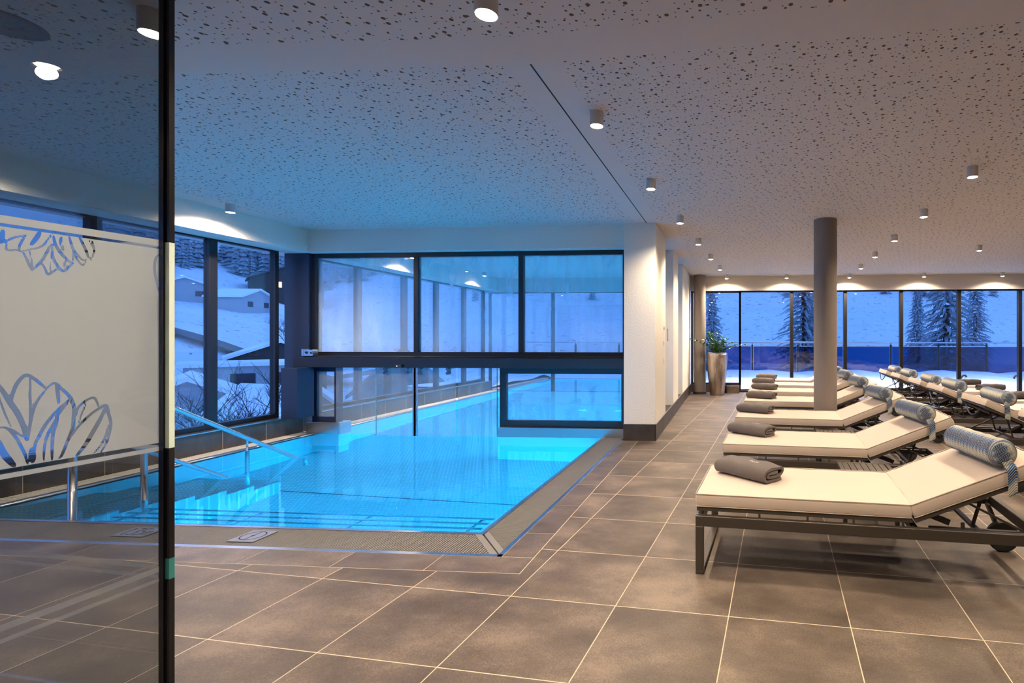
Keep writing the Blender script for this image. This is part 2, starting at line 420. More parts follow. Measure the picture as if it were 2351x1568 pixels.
# rounded steel lip
b = MB()
pr_ = [(0, -.1), (0, -.012), (.008, -.003), (.02, 0), (.05, 0), (.05, -.1)]
vs = []
for d, z in pr_:
    vs += [(PX1 + d, 7.0, z), (PX1 + d, PY0 - d, z), (PX0 - d, PY0 - d, z), (PX0 - d, 17.0, z)]
b.add(vs, [(4 * i + j, 4 * i + j + 1, 4 * i + j + 5, 4 * i + j + 4) for i in range(len(pr_) - 1) for j in range(3)])
b.box(PX1, PX1 + .05, 7.2, 17, -.1, 0)
b.box(-1.515, -1.48, 3.134, 6.8, -.1, -.001); b.box(XL, -1.48, 3.134, 3.169, -.1, -.001)
struct(b.build('trim_3', MAT['steel']))['label'] = 'steel rim around the pool and its overflow channel'
b = MB()
b.box(XL, -1.515, 3.169, 3.48, -.16, -.1); b.box(-1.78, -1.515, 3.169, 7.0, -.16, -.1); b.box(XL, PX0 - .05, 3.169, 13, -.16, -.1)
struct(b.build('pool_channel', MAT['trough']))['label'] = 'dark overflow channel under the grates'
# overflow grates
def grate_bars(b, horiz, s0, s1, a0, a1, pitch=.019, lim=None, ribs=None):
    n = int(abs(s1 - s0) / pitch)
    for i in range(n):
        s_ = s0 + (s1 - s0) * (i + .5) / n
        lo, hi = lim(s_, a0, a1) if lim else (a0, a1)
        if hi - lo < .015: continue
        if horiz: b.box(s_ - .0047, s_ + .0047, lo, hi, -.024, -.003)
        else: b.box(lo, hi, s_ - .0047, s_ + .0047, -.024, -.003)
    for k in (0, .25, .5, .75, 1):
        a = a0 + (a1 - a0) * k
        r0, r1 = ribs(k) if ribs else (s0, s1)
        if horiz: b.box(r0, r1, a - .0035, a + .0035, -.022, -.007)
        else: b.box(a - .0035, a + .0035, r0, r1, -.022, -.007)
# mitred corner runs from (-1.78,3.48) out to (-1.515,3.169)
dx, dy = .265, .311
b = MB(); grate_bars(b, True, -6.40, -1.565, 3.172, 3.476, lim=lambda s, lo, hi: (lo, min(hi, 3.48 - (s + 1.84) * dy / dx)), ribs=lambda k: (-6.4, -1.58 - .265 * k))
b.prism([(-1.84, 3.48), (-1.786, 3.48), (-1.521, 3.169), (-1.575, 3.169)], -.024, -.002)
tag(b.build('overflow_grate', MAT['grate']), 'long slatted overflow grate along the front edge of the pool', 'grate', 'pool overflow grates')
b = MB(); grate_bars(b, False, 3.22, 6.99, -1.776, -1.518, lim=lambda s, lo, hi: (max(lo, -1.78 + (3.48 + .06 - s) * dx / dy) if s < 3.54 else lo, hi), ribs=lambda k: (3.54 - .3 * k, 6.99))
b.prism([(-1.774, 3.485), (-1.774, 3.545), (-1.515, 3.240), (-1.515, 3.176)], -.024, -.002)
tag(b.build('overflow_grate', MAT['grate']), 'slatted overflow grate between the pool and the lounge tiles, ending at the white pillar', 'grate', 'pool overflow grates')
b = MB(); grate_bars(b, False, 3.49, 13.0, -6.445, -6.225, pitch=.03)
tag(b.build('overflow_grate', simple('pale_grate', (.80, .78, .74), .5)), 'narrow pale overflow grate below the dark parapet under the windows', 'grate', 'pool overflow grates')
# marker plates lying on the front grate
def plate(cx, cy, w, d, label, round_mark):
    b = MB(); b.box(-w / 2, w / 2, -d / 2, d / 2, 0, .006)
    r = tag(b.build('marker_plate', simple('grey_blue_plate', (.17, .19, .26), .4), loc=(cx, cy, -.001), rz=0, bevel=.002, seg=1), label, 'plate')
    m = MB()
    if round_mark:
        n = 40
        for i in range(n):
            a, c = 2 * PI * i / n, 2 * PI * (i + 1) / n
            m.face([(R_ * math.cos(q), R_ * math.sin(q), .0066) for R_, q in ((.070, a), (.078, a), (.078, c), (.070, c))])
        m.box(-.003, .003, -.072, .072, .0061, .0066); m.box(-.010, .010, -.008, .008, .0061, .0067)
    else:                                       # depth figures 1,35 m
        def stroke(pts, w=.008):
            for p, q in zip(pts[:-1], pts[1:]): m.bar((p[0], p[1], .0063), (q[0], q[1], .0063), w, .0008)
        stroke([(-.095, .04), (-.08, .055), (-.08, -.055)])
        stroke([(-.058, -.05), (-.064, -.068)])
        stroke([(-.045, .055), (-.005, .055), (-.025, .01), (-.005, -.01), (-.005, -.04), (-.02, -.055), (-.045, -.05)])
        stroke([(.045, .055), (.01, .055), (.01, .01), (.04, .01), (.05, -.02), (.04, -.055), (.01, -.055)])
        stroke([(.066, -.055), (.066, .01), (.084, .01), (.084, -.055)], .006); stroke([(.084, .01), (.102, .01), (.102, -.055)], .006)
    m.build('marking', MAT['trough'], r); return r
plate(-3.40, 3.325, .20, .20, 'square grey plate with a crossed circle set in the front pool grate', True)
plate(-4.30, 3.335, .25, .16, 'oblong grey plate with figures in the front pool grate behind the glass screen', False)
# underwater tube bench along the front wall
b = MB()
for k in range(4): b.tube([(-5.0, 3.60 + .10 * k, -.115), (-1.90, 3.60 + .10 * k, -.115)], .018, 10)
for x in (-4.9, -3.9, -2.95, -2.0): b.box(x - .012, x + .012, 3.535, 3.93, -.17, -.13)
tag(b.build('underwater_bench', MAT['chrome'], smooth=True), 'row of steel tubes under water along the front wall of the pool', 'bench')
# handrail with two rails
r = tag(empty('pool_handrail', (-5.15, 3.53, 0)), 'polished steel handrail running down the pool steps', 'handrail')
b = MB(); b.tube([(0, .02, .92), (0, .06, .965), (0, .12, .975), (0, .37, .968), (0, .46, .93), (0, 2.02, 0), (0, 2.14, -.07), (0, 2.17, -.12), (0, 2.17, -.55)], .0215, 14); b.build('top_rail', MAT['chrome'], r, True)
b = MB(); b.tube([(0, .02, .52), (0, .33, .52), (0, .42, .48), (0, 1.16, .02), (0, 1.5, -.19)], .0185, 14); b.build('lower_rail', MAT['chrome'], r, True)
for y, z0, z1, rr in ((0.02, -.02, .93, .026), (.50, -.4, .91, .024), (1.44, -.6, .33, .020)):
    b = MB(); b.tube([(0, y, z0), (0, y, z1 - .12 if y > 1 else z1)], rr, 14)
    if y > 1: b.tube([(0, y, z1 - .13), (0, y, z1)], .009, 8)
    b.build('post', MAT['chrome'], r, True)
# dark tiled parapet
b = MB(); b.box(-6.56, XL, YB, 13.0, -.2, .245); 
par = struct(b.build('baseboard_pool', MAT['parapet'])); par['label'] = 'dark slate parapet below the windows beside the pool'
b = MB()
for k in range(28):
    y = -3.7 + .6 * k
    if y < 12.9: b.box(XL, XL + .002, y - .003, y + .003, -.05, .243)
struct(b.build('trim_4', MAT['grout']))['label'] = 'light joints of the parapet tiles'
b = MB(); b.box(-6.66, XL + .008, YB, 13.0, .245, .258); struct(b.build('trim_5', MAT['steel']))['label'] = 'steel cap on the parapet'

# ------------------------------------------------------------------ glazing
def framed(name, axis, a0, a1, z0, z1, pos, dep, mulls, mw, fw, glassmat, framemat=MAT['black'], label=None, bot=None):
    """window in a plane x=pos (axis 'y') or y=pos (axis 'x'); frame one mesh, each pane a child"""
    b = MB(); bot = bot or fw
    def bx(s0, s1, q0, q1):
        if axis == 'y': b.box(pos - dep, pos, s0, s1, q0, q1)
        else: b.box(s0, s1, pos, pos + dep, q0, q1)
    bx(a0, a1, z1 - fw, z1); bx(a0, a1, z0, z0 + bot)
    edges = [a0 + fw / 2] + list(mulls) + [a1 - fw / 2]
    for i, m_ in enumerate(edges):
        w = fw if i in (0, len(edges) - 1) else mw
        bx(m_ - w / 2, m_ + w / 2, z0 + bot, z1 - fw)
    w_ = struct(b.build(name, framemat, bevel=.003, seg=1))
    if label: w_['label'] = label
    for i in range(len(edges) - 1):
        s0 = edges[i] + (fw if i == 0 else mw) / 2; s1 = edges[i + 1] - (fw if i == len(edges) - 2 else mw) / 2
        p = MB()
        if axis == 'y': p.box(pos - dep * .6, pos - dep * .6 + .016, s0, s1, z0 + bot, z1 - fw)
        else: p.box(s0, s1, pos + dep * .4, pos + dep * .4 + .016, z0 + bot, z1 - fw)
        p.build('pane', glassmat, w_)
    return w_
framed('window_1', 'y', -1.2, 6.82, .258, 2.72, -6.57, .09, [1.18 * k - .0 for k in (0.0, 1, 2, 3, 4, 5) if -1 < 1.18 * k < 6.5], .10, .06, MAT['win'], label='tall dark framed windows beside the pool')
framed('window_2', 'y', 7.25, 12.95, .258, 2.72, -6.57, .09, [8.42, 9.68, 10.78, 11.95], .10, .06, MAT['win'], label='tall dark framed windows beside the far part of the pool')
framed('window_3', 'x', -1.03, .275, .19, 2.64, 13.0, .09, [], .10, .055, MAT['win'], label='first terrace window behind the metal planter')
framed('window_4', 'x', .225, XR, .0, 2.64, 13.0, .09, [1.578, 2.933, 4.331, 5.75, 7.219, 8.6], .085, .045, MAT['win'], label='long row of terrace windows behind the loungers')
framed('window_5', 'x', -6.5, -1.47, -.07, 2.66, 13.0, .09, [-4.74], .08, .05, MAT['win'], label='window closing the far end of the pool hall')
framed('window_6', 'x', -6.27, -1.47, 1.135, 2.685, 7.06, .08, [-4.642, -3.046], .072, .072, MAT['part'], label='three upper panes of the glass partition across the pool')
framed('window_7', 'x', -3.362, -1.47, .12, .985, 7.06, .08, [], .09, .092, MAT['door'], label='low fixed window of the glass partition beside the pillar')
framed('window_8', 'x', -6.27, -5.845, .16, .985, 7.06, .08, [], .09, .075, MAT['door'], MAT['navy'], label='narrow fixed window of the glass partition beside the corner post')
b = MB(); b.box(-6.66, -6.27, 7.0, 7.25, .25, 2.7); struct(b.build('pillar_corner', MAT['navy'], bevel=.004, seg=1))['label'] = 'dark blue metal corner post of the partition'
b = MB(); b.box(-6.39, -6.14, 6.66, 6.95, .26, .985); struct(b.build('pillar_low', MAT['navy'], bevel=.004, seg=1))['label'] = 'dark blue metal box on the parapet under the door track'
b = MB(); b.box(-6.39, -1.47, 6.86, 7.06, .985, 1.13); b.box(-6.27, -1.47, 6.9, 7.06, 1.13, 1.15)
tag(b.build('door_track', MAT['black'], bevel=.005, seg=1), 'black horizontal door track beam across the pool partition', 'door track', kind='structure')
b = MB(); b.box(-6.30, -5.78, 6.98, 7.22, -.05, .16); struct(b.build('trim_6', MAT['steel'], bevel=.004, seg=1))['label'] = 'steel base under the narrow partition window'
b = MB(); b.box(-3.365, -1.47, 6.985, 7.22, -.05, .122); struct(b.build('trim_7', MAT['steel'], bevel=.004, seg=1))['label'] = 'steel base under the low partition window'
b = MB(); b.box(-1.05, .225, 12.93, 13.0, 0, .19); b.box(-.1, .225, 12.75, 12.95, 0, .18); struct(b.build('baseboard_back', MAT['slate']))['label'] = 'slate plinth below the first terrace window'
# sliding doors and side panels of the partition
def door_leaf(name, x0, x1, y, label, prof, clamps):
    r = tag(empty(name, ((x0 + x1) / 2, y, -.02)), label, 'glass door', 'glass doors over the pool')
    w = (x1 - x0) / 2
    b = MB(); b.box(-w, w, -.006, .006, .0, 1.0); b.build('pane', MAT['door'], r)
    if prof:
        b = MB(); b.box(w * prof - .018, w * prof + .018, -.012, .012, .0, 1.0); b.build('edge_profile', MAT['steel'], r)
        b = MB(); b.box(w * prof + (.018 if prof > 0 else -.03), w * prof + (.03 if prof > 0 else -.018), -.012, .012, .0, 1.0); b.build('seal', MAT['black'], r)
    else:
        b = MB(); b.box(w - .004, w, -.008, .008, 0, 1); b.build('edge_profile', MAT['tealedge'], r)
    for cx in clamps:
        b = MB(); b.box(cx - .018, cx + .018, -.03, .02, .905, 1.0); b.tube([(cx, -.055, .925), (cx, .02, .925)], .022, 14); b.tube([(cx, -.055, .985), (cx, .02, .985)], .022, 14)
        b.build('roller_clamp', MAT['darkchrome'], r, True, auto=.6)
door_leaf('sliding_door', -5.20, -4.60, 6.96, 'sliding glass door leaf over the water nearer the windows', 1, (.12 - .3 + .06, .24 - .03))
door_leaf('sliding_door', -4.57, -3.97, 6.96, 'sliding glass door leaf over the water nearer the white pillar', -1, (-.22, .2))
door_leaf('fixed_glass_panel', -5.84, -5.21, 7.0, 'fixed glass side panel of the partition above the water beside the narrow window', 0, ())
door_leaf('fixed_glass_panel', -3.96, -3.37, 7.0, 'fixed glass side panel of the partition above the water beside the low window', 0, ())
b = MB(); b.box(-.055, .055, -.02, .02, -.02, .025); sn = tag(b.build('door_sensor', MAT['trough'], loc=(-4.76, 6.842, 1.01), bevel=.004, seg=2), 'small black door sensor with a lit dot on the track beam', 'sensor')
b = MB(); b.box(-.014, -.004, -.022, -.019, -.004, .006); b.build('indicator', emit('sensor_dot', (.8, .9, 1), 2.0), sn)
b = MB(); b.box(-.07, .07, -.05, .05, 0, .09); b.prism([(-.11, -.05), (-.07, -.05), (-.07, .05), (-.11, .05)], 0, .10)
cb = tag(b.build('pool_camera', MAT['steel'], loc=(-6.17, 6.93, 1.15), bevel=.006), 'small grey metal box on the left end of the door track', 'camera')
b = MB(); b.tube([(-.03, -.06, .05), (-.03, -.045, .05)], .018, 14); b.build('lens', MAT['darkedge'], cb, True)
b = MB(); b.tube([(.045, -.06, .045), (.045, -.045, .045)], .012, 12); b.build('lens', MAT['darkedge'], cb, True)
# ------------------------------------------------------------------ lamps
def downlight(p, label, power, cone=146, dia=.095, h=.10, col=(1.0, .79, .57), proto={}):
    r = tag(empty('ceiling_downlight', p), label, 'ceiling lamp', 'cylinder downlights')
    if 'h' not in proto:
        b = MB(); b.lathe([(.047, 0), (.0475, -.1), (.043, -.1), (.040, -.088), (0, -.088)], 28); a = b.build('housing', MAT['housing'], r, True, auto=.5)
        b = MB(); b.lathe([(.039, -.090), (.030, -.1), (.016, -.106), (0.0001, -.108)], 24); c = b.build('lens', MAT['lens'], r, True)
        proto['h'] = a.data; proto['c'] = c.data
    else:
        for n_, d in (('housing', proto['h']), ('lens', proto['c'])):
            o = bpy.data.objects.new(n_, d); COL.objects.link(o); o.parent = r
    L = bpy.data.lights.new('lamp', 'SPOT'); L.energy = power; L.spot_size = math.radians(cone); L.spot_blend = 1.0; L.shadow_soft_size = .03; L.color = col
    lo = bpy.data.objects.new('lamp', L); COL.objects.link(lo); lo.parent = r; lo.location = (0, 0, -.13)
    return r
ORD = ['first', 'second', 'third', 'fourth', 'fifth', 'sixth', 'seventh', 'eighth']
PW = 84
for i in range(6):
    downlight((-.934 + .141 * i, 3.435 + 1.502 * i, 3.0), 'white cylinder downlight, %s in the row running past the white pillars' % ORD[i], PW)
for i in range(5):
    downlight((2.23 + .143 * i, 4.779 + 1.545 * i, 3.0), 'white cylinder downlight, %s of the row over the loungers beyond the round column' % ORD[i], PW)
for i, p in enumerate([(-.097, 12.58), (1.40, 12.58), (2.94, 12.60), (4.72, 12.56), (6.55, 12.54)]):
    downlight((*p, 3.0), 'white cylinder downlight in front of the terrace windows, %s counting from the planter' % ORD[i], PW * 2.0, 160)
downlight((4.236, 8.845, 3.0), 'single cool white downlight over the second lounger row', PW, col=(.9, .93, 1.0))
downlight((-5.905, 5.492, 3.0), 'white cylinder downlight by the bulkhead over the pool windows', PW * 1.8, 166)
downlight((-5.905, 3.4, 3.0), 'white cylinder downlight seen through the glass screen by the pool windows', PW * 1.5, 166)
downlight((-5.92, 8.9, 3.0), 'white cylinder downlight behind the glass partition nearer the corner post', PW * 4)
downlight((-5.9, 11.6, 3.0), 'white cylinder downlight behind the glass partition farther along the windows', PW * 4)
downlight((-1.005, 1.99, 2.85), 'large looking cylinder downlight on the low ceiling above the pool corner', PW * 1.1, 168)
downlight((-2.53, 2.01, 2.85), 'cylinder downlight on the low ceiling seen through the glass screen', PW * .9, 168)
# lamps of the same rows behind or beside the picture, lighting the floor there
for p in ((.556, 1.93, 2.85), (2.1, 3.25, 3.0), (3.75, 2.9, 3.0), (3.9, 5.8, 3.0), (4.1, 7.32, 3.0), (5.6, 5.0, 3.0), (5.8, 7.9, 3.0), (6.0, 10.2, 3.0), (2.05, 1.75, 2.85), (-.9, .3, 2.85), (.8, .2, 2.85), (2.4, .0, 2.85), (-3.6, 1.0, 2.85), (-5.9, 1.3, 3.0), (-4.4, 1.9, 2.85), (.8, -1.8, 2.85), (-1.5, -2.2, 2.85), (-3.2, -1.5, 2.85)):
    L = bpy.data.lights.new('lamp', 'SPOT'); L.energy = PW * (.7 if p[1] < 1.6 and p[0] < -.5 else .22 if p[1] < 1 else .4 if p[0] > 1.5 and p[1] < 2.2 else .75 if p[1] < 2.2 else 1); L.spot_size = math.radians(168 if p[0] < -4 else 146); L.spot_blend = 1.0; L.shadow_soft_size = .03; L.color = (1.0, .79, .57)
    lo = bpy.data.objects.new('lamp', L); COL.objects.link(lo); lo.location = (p[0], p[1], p[2] - .13)
# added, unseen fill spots that whiten the terrace snow outside the back windows
for x in (.8, 3.2, 5.6, 8.0):
    L = bpy.data.lights.new('snow_fill_lamp', 'SPOT'); L.energy = 170; L.spot_size = math.radians(165); L.spot_blend = .8; L.shadow_soft_size = .05; L.color = (.86, .90, 1.0)
    lo = bpy.data.objects.new('snow_fill_lamp', L); COL.objects.link(lo); lo.location = (x, 14.3, 2.9)
# underwater lamps
def pool_lamp(p, d, e):
    L = bpy.data.lights.new('pool_lamp', 'AREA'); L.shape = 'DISK'; L.size = .22; L.energy = e; L.color = (.0, .42, 1.0); L.spread = PI
    lo = bpy.data.objects.new('pool_lamp', L); COL.objects.link(lo); lo.location = p
    lo.rotation_euler = Vector(d).to_track_quat('-Z', 'Y').to_euler()
    return lo
PE = 56
for y in (4.2, 5.3, 6.4): pool_lamp((PX1 - .03, y, -.75), (-1, 0, -.1), PE)
for x in (-2.4, -3.2): pool_lamp((x, PY0 + .03, -.95), (.1, 1, -.1), PE)
for y in (7.9, 9.6, 11.4, 13.4, 15.4): pool_lamp((PX1 - .03, y, -.7), (-1, 0, -.1), PE * 3)
# round loudspeaker in the low ceiling
b = MB(); b.lathe([(.145, 0), (.145, -.006), (.135, -.010), (0.0001, -.010)], 40)
tag(b.build('ceiling_speaker', MAT['greydisc'], loc=(-3.30, 2.02, 2.85)), 'round grey loudspeaker disc in the low ceiling behind the glass screen', 'loudspeaker')

# ------------------------------------------------------------------ columns
def column(name, x, y, label):
    b = MB(); b.lathe([(.152, 0), (.152, 3.0)], 48)
    o = struct(b.build(name, MAT['column'], loc=(x, y, 0), smooth=True, auto=.6)); o['label'] = label
    b = MB(); b.lathe([(.152, 0), (.170, 0), (.170, .055), (.166, .06), (.152, .06)], 48); b.build('base_ring', MAT['darkslate'], o, True, auto=.5)
column('column_1', 1.27, 6.80, 'thick round taupe column between the loungers')
column('column_2', -.775, 12.62, 'round taupe column beside the metal planter')

# ------------------------------------------------------------------ loungers
BA = math.radians(23.4); HX = 1.25; BL = .735
def back(p):                                    # back section: s along the slope, y, h above its plane
    s_, y, h = p
    return (HX + s_ * math.cos(BA) - h * math.sin(BA), y, .392 + s_ * math.sin(BA) + h * math.cos(BA))
MBK = Matrix.Translation((HX, 0, .392)) @ Matrix.Rotation(-BA, 4, 'Y')
W = .36
def make_lounger():
    r = empty('sun_lounger', (0, 0, 0))
    b = MB()
    for s in (-1, 1): b.box(0, 1.94, s * W - .018, s * W + .018, .287, .35)
    for x in (.0, 1.90): b.box(x, x + .04, -W + .018, W - .018, .287, .35)
    b.box(1.24, 1.275, -W + .018, W - .018, .30, .345)
    b.build('side_frame', MAT['frame'], r, bevel=.003, seg=1)
    b = MB()
    for s in (-1, 1): b.box(0, .048, s * W - .018, s * W + .018, .022, .287)
    b.box(0, .048, -W - .018, W + .018, 0, .022)
    b.build('leg', MAT['frame'], r, bevel=.003, seg=1)
    for s in (-1, 1):
        b = MB(); b.bar((1.88, s * (W - .05), .30), (1.96, s * (W - .05), .10), .05, .022); b.build('leg', MAT['frame'], r, bevel=.002, seg=1)
        b = MB(); M = Matrix.Translation((1.96, s * (W - .085), .101)) @ Matrix.Rotation(PI / 2, 4, 'X')
        b.lathe([(.0001, -.016), (.06, -.016), (.07, -.02), (.095, -.02), (.101, -.012), (.101, .012), (.095, .02), (.07, .02), (.06, .016), (.0001, .016)], 28, M=M)
        b.build('wheel', MAT['rubber'], r, True, auto=.6)
    b = MB()                                     # seat deck on short pins
    for s in (-1, 1): b.box(.005, 1.24, s * .335 - .016, s * .335 + .016, .373, .394)
    for x in (.02, .30, .60, .90, 1.21): b.box(x, x + .03, -.335, .335, .376, .392)
    for k in range(9): b.box(.02, 1.23, -.30 + .075 * k - .012, -.30 + .075 * k + .012, .384, .3935)
    for s in (-1, 1):
        for x in (.10, .38, .66, .92, 1.19): b.tube([(x, s * .345, .349), (x, s * .345, .375)], .007, 8)
    b.build('seat_deck', MAT['frame'], r)
    b = MB()
    for s in (-1, 1): b.box(.0, BL, s * .335 - .016, s * .335 + .016, -.020, .001, M=MBK)
    for x in (.0, .25, .5, BL - .03): b.box(x, x + .03, -.335, .335, -.016, .0, M=MBK)
    for k in range(9): b.box(.02, BL - .02, -.30 + .075 * k - .012, -.30 + .075 * k + .012, -.009, .0005, M=MBK)
    b.build('backrest_frame', MAT['frame'], r)
    b = MB()
    for s in (-1, 1):
        p = back((.30, s * .30, -.02)); b.bar(p, (1.86, s * .30, .33), .012, .012)
        p = back((.06, s * .20, -.02)); b.bar(p, (1.48, s * .20, .335), .016, .034)
        b.tube([(1.52, s * .30, .34), (1.52, s * .30, .372)], .011, 8)
        b.box(1.34, 1.88, s * .30 - .012, s * .30 + .012, .322, .342)
        b.bar(back((.44, s * .22, -.02)), (1.60, s * .22, .335), .022, .012)
    b.box(1.585, 1.615, -.31, .31, .325, .34)
    b.build('backrest_support', MAT['frame'], r)
    b = MB()
    n = 16
    b.tube([back((BL - .02 - .02 * math.sin(PI * i / n), -.24 + .48 * i / n, -.03 - .10 * math.sin(PI * i / n))) for i in range(n + 1)], .008, 8)
    b.build('handle', MAT['navy'], r, True)  # navy stands in for the blue reflected in a chrome tube
    # cushions with soft sides and piping
    def cushion(name, L_, M):
        b = MB(); nx, ny = 14, 10; w = .352; t = .076
        vs = []; fs = []
        def pt(i, j, top):
            x = L_ * i / nx; y = -w + 2 * w * j / ny
            e = min(1, min(i, nx - i) / 2.0, min(j, ny - j) / 2.0)
            puff = .007 * (1 - (2 * i / nx - 1) ** 4) * (1 - (2 * j / ny - 1) ** 4) + .0015 * math.sin(i * 2.1 + j * 1.3)
            return (x, y, t + puff) if top else (x, y, .0)
        for top in (1, 0):
            for i in range(nx + 1):
                for j in range(ny + 1): vs.append(pt(i, j, top))
        N = (nx + 1) * (ny + 1); ix = lambda i, j: i * (ny + 1) + j
        for i in range(nx):
            for j in range(ny):
                fs.append((ix(i, j), ix(i + 1, j), ix(i + 1, j + 1), ix(i, j + 1)))
                fs.append(tuple(N + q for q in (ix(i, j), ix(i, j + 1), ix(i + 1, j + 1), ix(i + 1, j))))
        ring = [ix(i, 0) for i in range(nx)] + [ix(nx, j) for j in range(ny)] + [ix(i, ny) for i in range(nx, 0, -1)] + [ix(0, j) for j in range(ny, 0, -1)]
        mid = []
        for q in ring:
            p = Vector(vs[q]); c = Vector((L_ / 2, 0, 0)); d = Vector((0, 0, 0))
            if p.x < 1e-6: d.x = -1
            if p.x > L_ - 1e-6: d.x = 1
            if p.y < -w + 1e-6: d.y = -1
            if p.y > w - 1e-6: d.y = 1
            mid.append(len(vs)); vs.append(tuple(Vector((p.x, p.y, t * .5)) + d * .006))
        k = len(ring)
        for a in range(k):
            c = (a + 1) % k
            fs.append((ring[a], mid[a], mid[c], ring[c])); fs.append((mid[a], N + ring[a], N + ring[c], mid[c]))
        b.add(vs, fs, 0, M)
        o = b.build(name, MAT['cushion'], r, bevel=.012, seg=3)
        o.modifiers[0].angle_limit = .7
        b = MB()
        for z in (t + .001, .004):
            pts = []
            R_ = .012
            for cx, cy, a0 in ((R_, -w + R_, PI), (L_ - R_, -w + R_, 1.5 * PI), (L_ - R_, w - R_, 0), (R_, w - R_, .5 * PI)):
                for q in range(4):
                    a = a0 + q / 3 * PI / 2; pts.append((cx + (R_ + .001) * math.cos(a), cy + (R_ + .001) * math.sin(a), z))
            pts.append(pts[0]); b.tube(pts, .0032, 6, M=M)
        b.build('piping', MAT['piping'], o, True)
    cushion('seat_cushion', 1.24, Matrix.Translation((-.002, 0, .396)))
    cushion('back_cushion', BL + .005, MBK @ Matrix.Translation((.005, 0, .004)))
    return r
LP = make_lounger()
# bolster: rolled neck pillow with a weighted strap
def make_bolster(sg):
    r = None
    n, m_ = 28, 16; L_ = .60; R_ = .077
    b = MB(); vs = []; uvs = {}
    prof = [(-L_ / 2, .002), (-L_ / 2 - .004, .03), (-L_ / 2 + .004, .058)] + [(-L_ / 2 + .016 + (L_ - .032) * i / m_, R_ + .002 * math.sin(i * 1.7)) for i in range(m_ + 1)] + [(L_ / 2 - .004, .058), (L_ / 2 + .004, .03), (L_ / 2, .002)]
    k = len(prof)
    for y, rr in prof:
        for j in range(n + 1):
            w = 2 * PI * j / n - PI / 2; vs.append((rr * math.cos(w) * 1.04, y, R_ + rr * math.sin(w)))
    fs = []
    for i in range(k - 1):
        for j in range(n): fs.append((i * (n + 1) + j, (i + 1) * (n + 1) + j, (i + 1) * (n + 1) + j + 1, i * (n + 1) + j + 1))
    b.add(vs, fs)
    o = b.build('neck_bolster', MAT['zig'], smooth=True)
    UVL = o.data.uv_layers.new(name='UVMap')
    for lp in o.data.loops:
        i, j = divmod(lp.vertex_index, n + 1); y, rr = prof[i]
        if 2 < i < k - 3: uv = (y, j / n * 2 * PI * R_)
        else:
            w = 2 * PI * j / n; uv = (rr * math.cos(w) + .3, rr * math.sin(w) * 1.2)
        UVL.data[lp.index].uv = uv
    # strap over the camera-side edge of the cushion
    b = MB(); path = [(-.290, .078), (-.298, .050), (-.301, .026), (-.303, .012), (-.311, .006), (-.322, -.006), (-.328, -.03), (-.330, -.085), (-.331, -.13)]
    vs = []
    for y, z in path:
        for x in (-.027, .027): vs.append((x + (sg * z * .45 if z < 0 else 0), y, z))
    for y, z in path:
        for x in (-.027, .027): vs.append((x + (sg * z * .45 if z < 0 else 0), y + .006, z - .006))
    q = len(path) * 2
    fs = []
    for i in range(len(path) - 1):
        a = 2 * i; fs += [(a, a + 1, a + 3, a + 2), (q + a, q + a + 2, q + a + 3, q + a + 1), (a, a + 2, q + a + 2, q + a), (a + 1, q + a + 1, q + a + 3, a + 3)]
    fs += [(0, q, q + 1, 1), (q - 2, q - 1, 2 * q - 1, 2 * q - 2)]
    b.add(vs, fs)
    acc = [0]
    for p, c in zip(path[:-1], path[1:]): acc.append(acc[-1] + math.hypot(p[0] - c[0], p[1] - c[1]))
    s_ = b.build('strap', MAT['zig'], o)
    UVL = s_.data.uv_layers.new(name='UVMap')
    for lp in s_.data.loops:
        v_ = lp.vertex_index % q; UVL.data[lp.index].uv = (.024 if v_ % 2 else .0, acc[v_ // 2] + .02)
    return o
BO = make_bolster(1); BO2 = make_bolster(-1)
